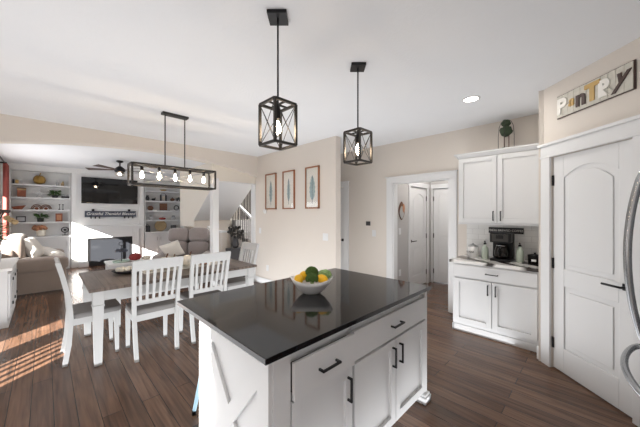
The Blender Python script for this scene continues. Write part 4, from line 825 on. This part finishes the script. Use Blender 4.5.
orn('dark_house', 178.8, 1.92, 'dark small house ornament at right end of second shelf', 'ornament', [('house', 'charcoal', lambda b: b.box(-.07, .07, -.03, .03, 0, .1).prism([(-.09, .1), (.09, .1), (0, .15)], -.04, .04)), ('door', 'gvase', lambda b: b.box(-.03, .0, -.034, -.03, .0, .06))])
orn('clay_pot', 150.5, 1.60, 'round reddish brown clay pot on the third shelf, right bookcase', 'pot', [('pot', 'brown', lambda b: b.lathe([(.05, 0), (.09, .06), (.08, .12), (.05, .14)], n=16)), ('rim', 'red', lambda b: b.lathe([(.05, .14), (.055, .15), (.03, .15)], n=14))])
orn('wood_plaque', 163.5, 1.60, 'square brown wooden plaque in middle of the right bookcase', 'plaque', [('plaque', 'brown', block(.24, .23, .03)), ('foot', 'dbrown', lambda b: b.box(-.19, .19, -.04, .04, 0, .012))])
orn('wreath_ring', 176.5, 1.60, 'grey ring wreath ornament on third shelf of right bookcase', 'ornament', [('ring', 'gunmetal', lambda b: b.tube([(.075*math.cos(i*PI/8), 0, .095+.075*math.sin(i*PI/8)) for i in range(17)], .017, 6)), ('accent', 'silver', lambda b: b.ball((.03, -.01, .06), .03))])
for px, l in ((151, 'clear glass jar left of the red pumpkin, right bookcase'), (173.5, 'clear glass jar right of the red pumpkin, right bookcase')):
    orn('glass_jar', px, 1.28, l, 'jar', [('jar', 'gvase', lambda b: b.lathe([(.05, 0), (.075, .05), (.06, .11), (.045, .12)], n=14)), ('lid', 'gunmetal', lambda b: b.lathe([(.046, .12), (.046, .14), (0, .145)], n=12))], gR)
pumpkin(sx(162.5), Y, 1.28, .10, 'red', 'red squat pumpkin on the fourth shelf of right bookcase', rz=.6)
orn('dark_lantern', 147.5, .90, 'dark square lantern at left of the right bookcase counter', 'lantern', [('body', 'charcoal', block(.2, .14, .12)), ('handle', 'black', lambda b: b.tube([(.04*math.cos(i*PI/6), 0, .2+.04*math.sin(i*PI/6)) for i in range(7)], .006, 6))])
r = thing('woven_tray', 'round woven rattan tray standing on the right bookcase counter', 'tray', (sx(161.5), 10.44, .90)); b = MB(frame((sx(161.5), 10.44, 1.088), (1, 0, 0), (0, 0, 1)))
b.lathe([(0, 0), (.16, 0), (.185, .02), (.175, .03), (.15, .012), (0, .012)], n=32); b.build('tray', 'rattan', r)
orn('charcoal_vase', 173.5, .90, 'charcoal tapered vase at right of the right bookcase counter', 'vase', [('vase', 'charcoal', lambda b: b.lathe([(.06, 0), (.085, .1), (.08, .19), (.09, .2)], n=16))])
# candles on half wall
for y, l in ((6.75, 'white candle on the half wall cap, nearer the column'), (6.95, 'white candle on the half wall cap, nearer the loveseat headrest')):
    r = thing('candle', l, 'candle', (2.95, y, 1.095), 0, 'candles on the half wall cap'); at(r).lathe([(.035, 0), (.035, .09), (0, .09)], n=14).build('wax', 'bowlw', r); at(r).tube([(0, 0, .09), (0, 0, .105)], .003, 6).build('wick', 'black', r)
# dried flower vase near the stair
r = thing('floor_arrangement', 'dark vase of dried flowers beyond the dining table beside the picture wall', 'flowers', (3.05, 5.75, 0))
at(r).box(-.18, .18, -.12, .12, 0, .72).build('stand', 'charcoal', r, .005)
at(r).lathe([(.05, .72), (.08, .80), (.05, .93), (.06, .95)], n=16).build('vase', 'charcoal', r)
b = at(r)
for i in range(26): b.ball((random.uniform(-.15, .15), random.uniform(-.12, .12), 1.0+random.uniform(-.06, .2)), .035, nz=.5, n=7, m=5, seed=i)
b.build('bloom', 'gunmetal', r)
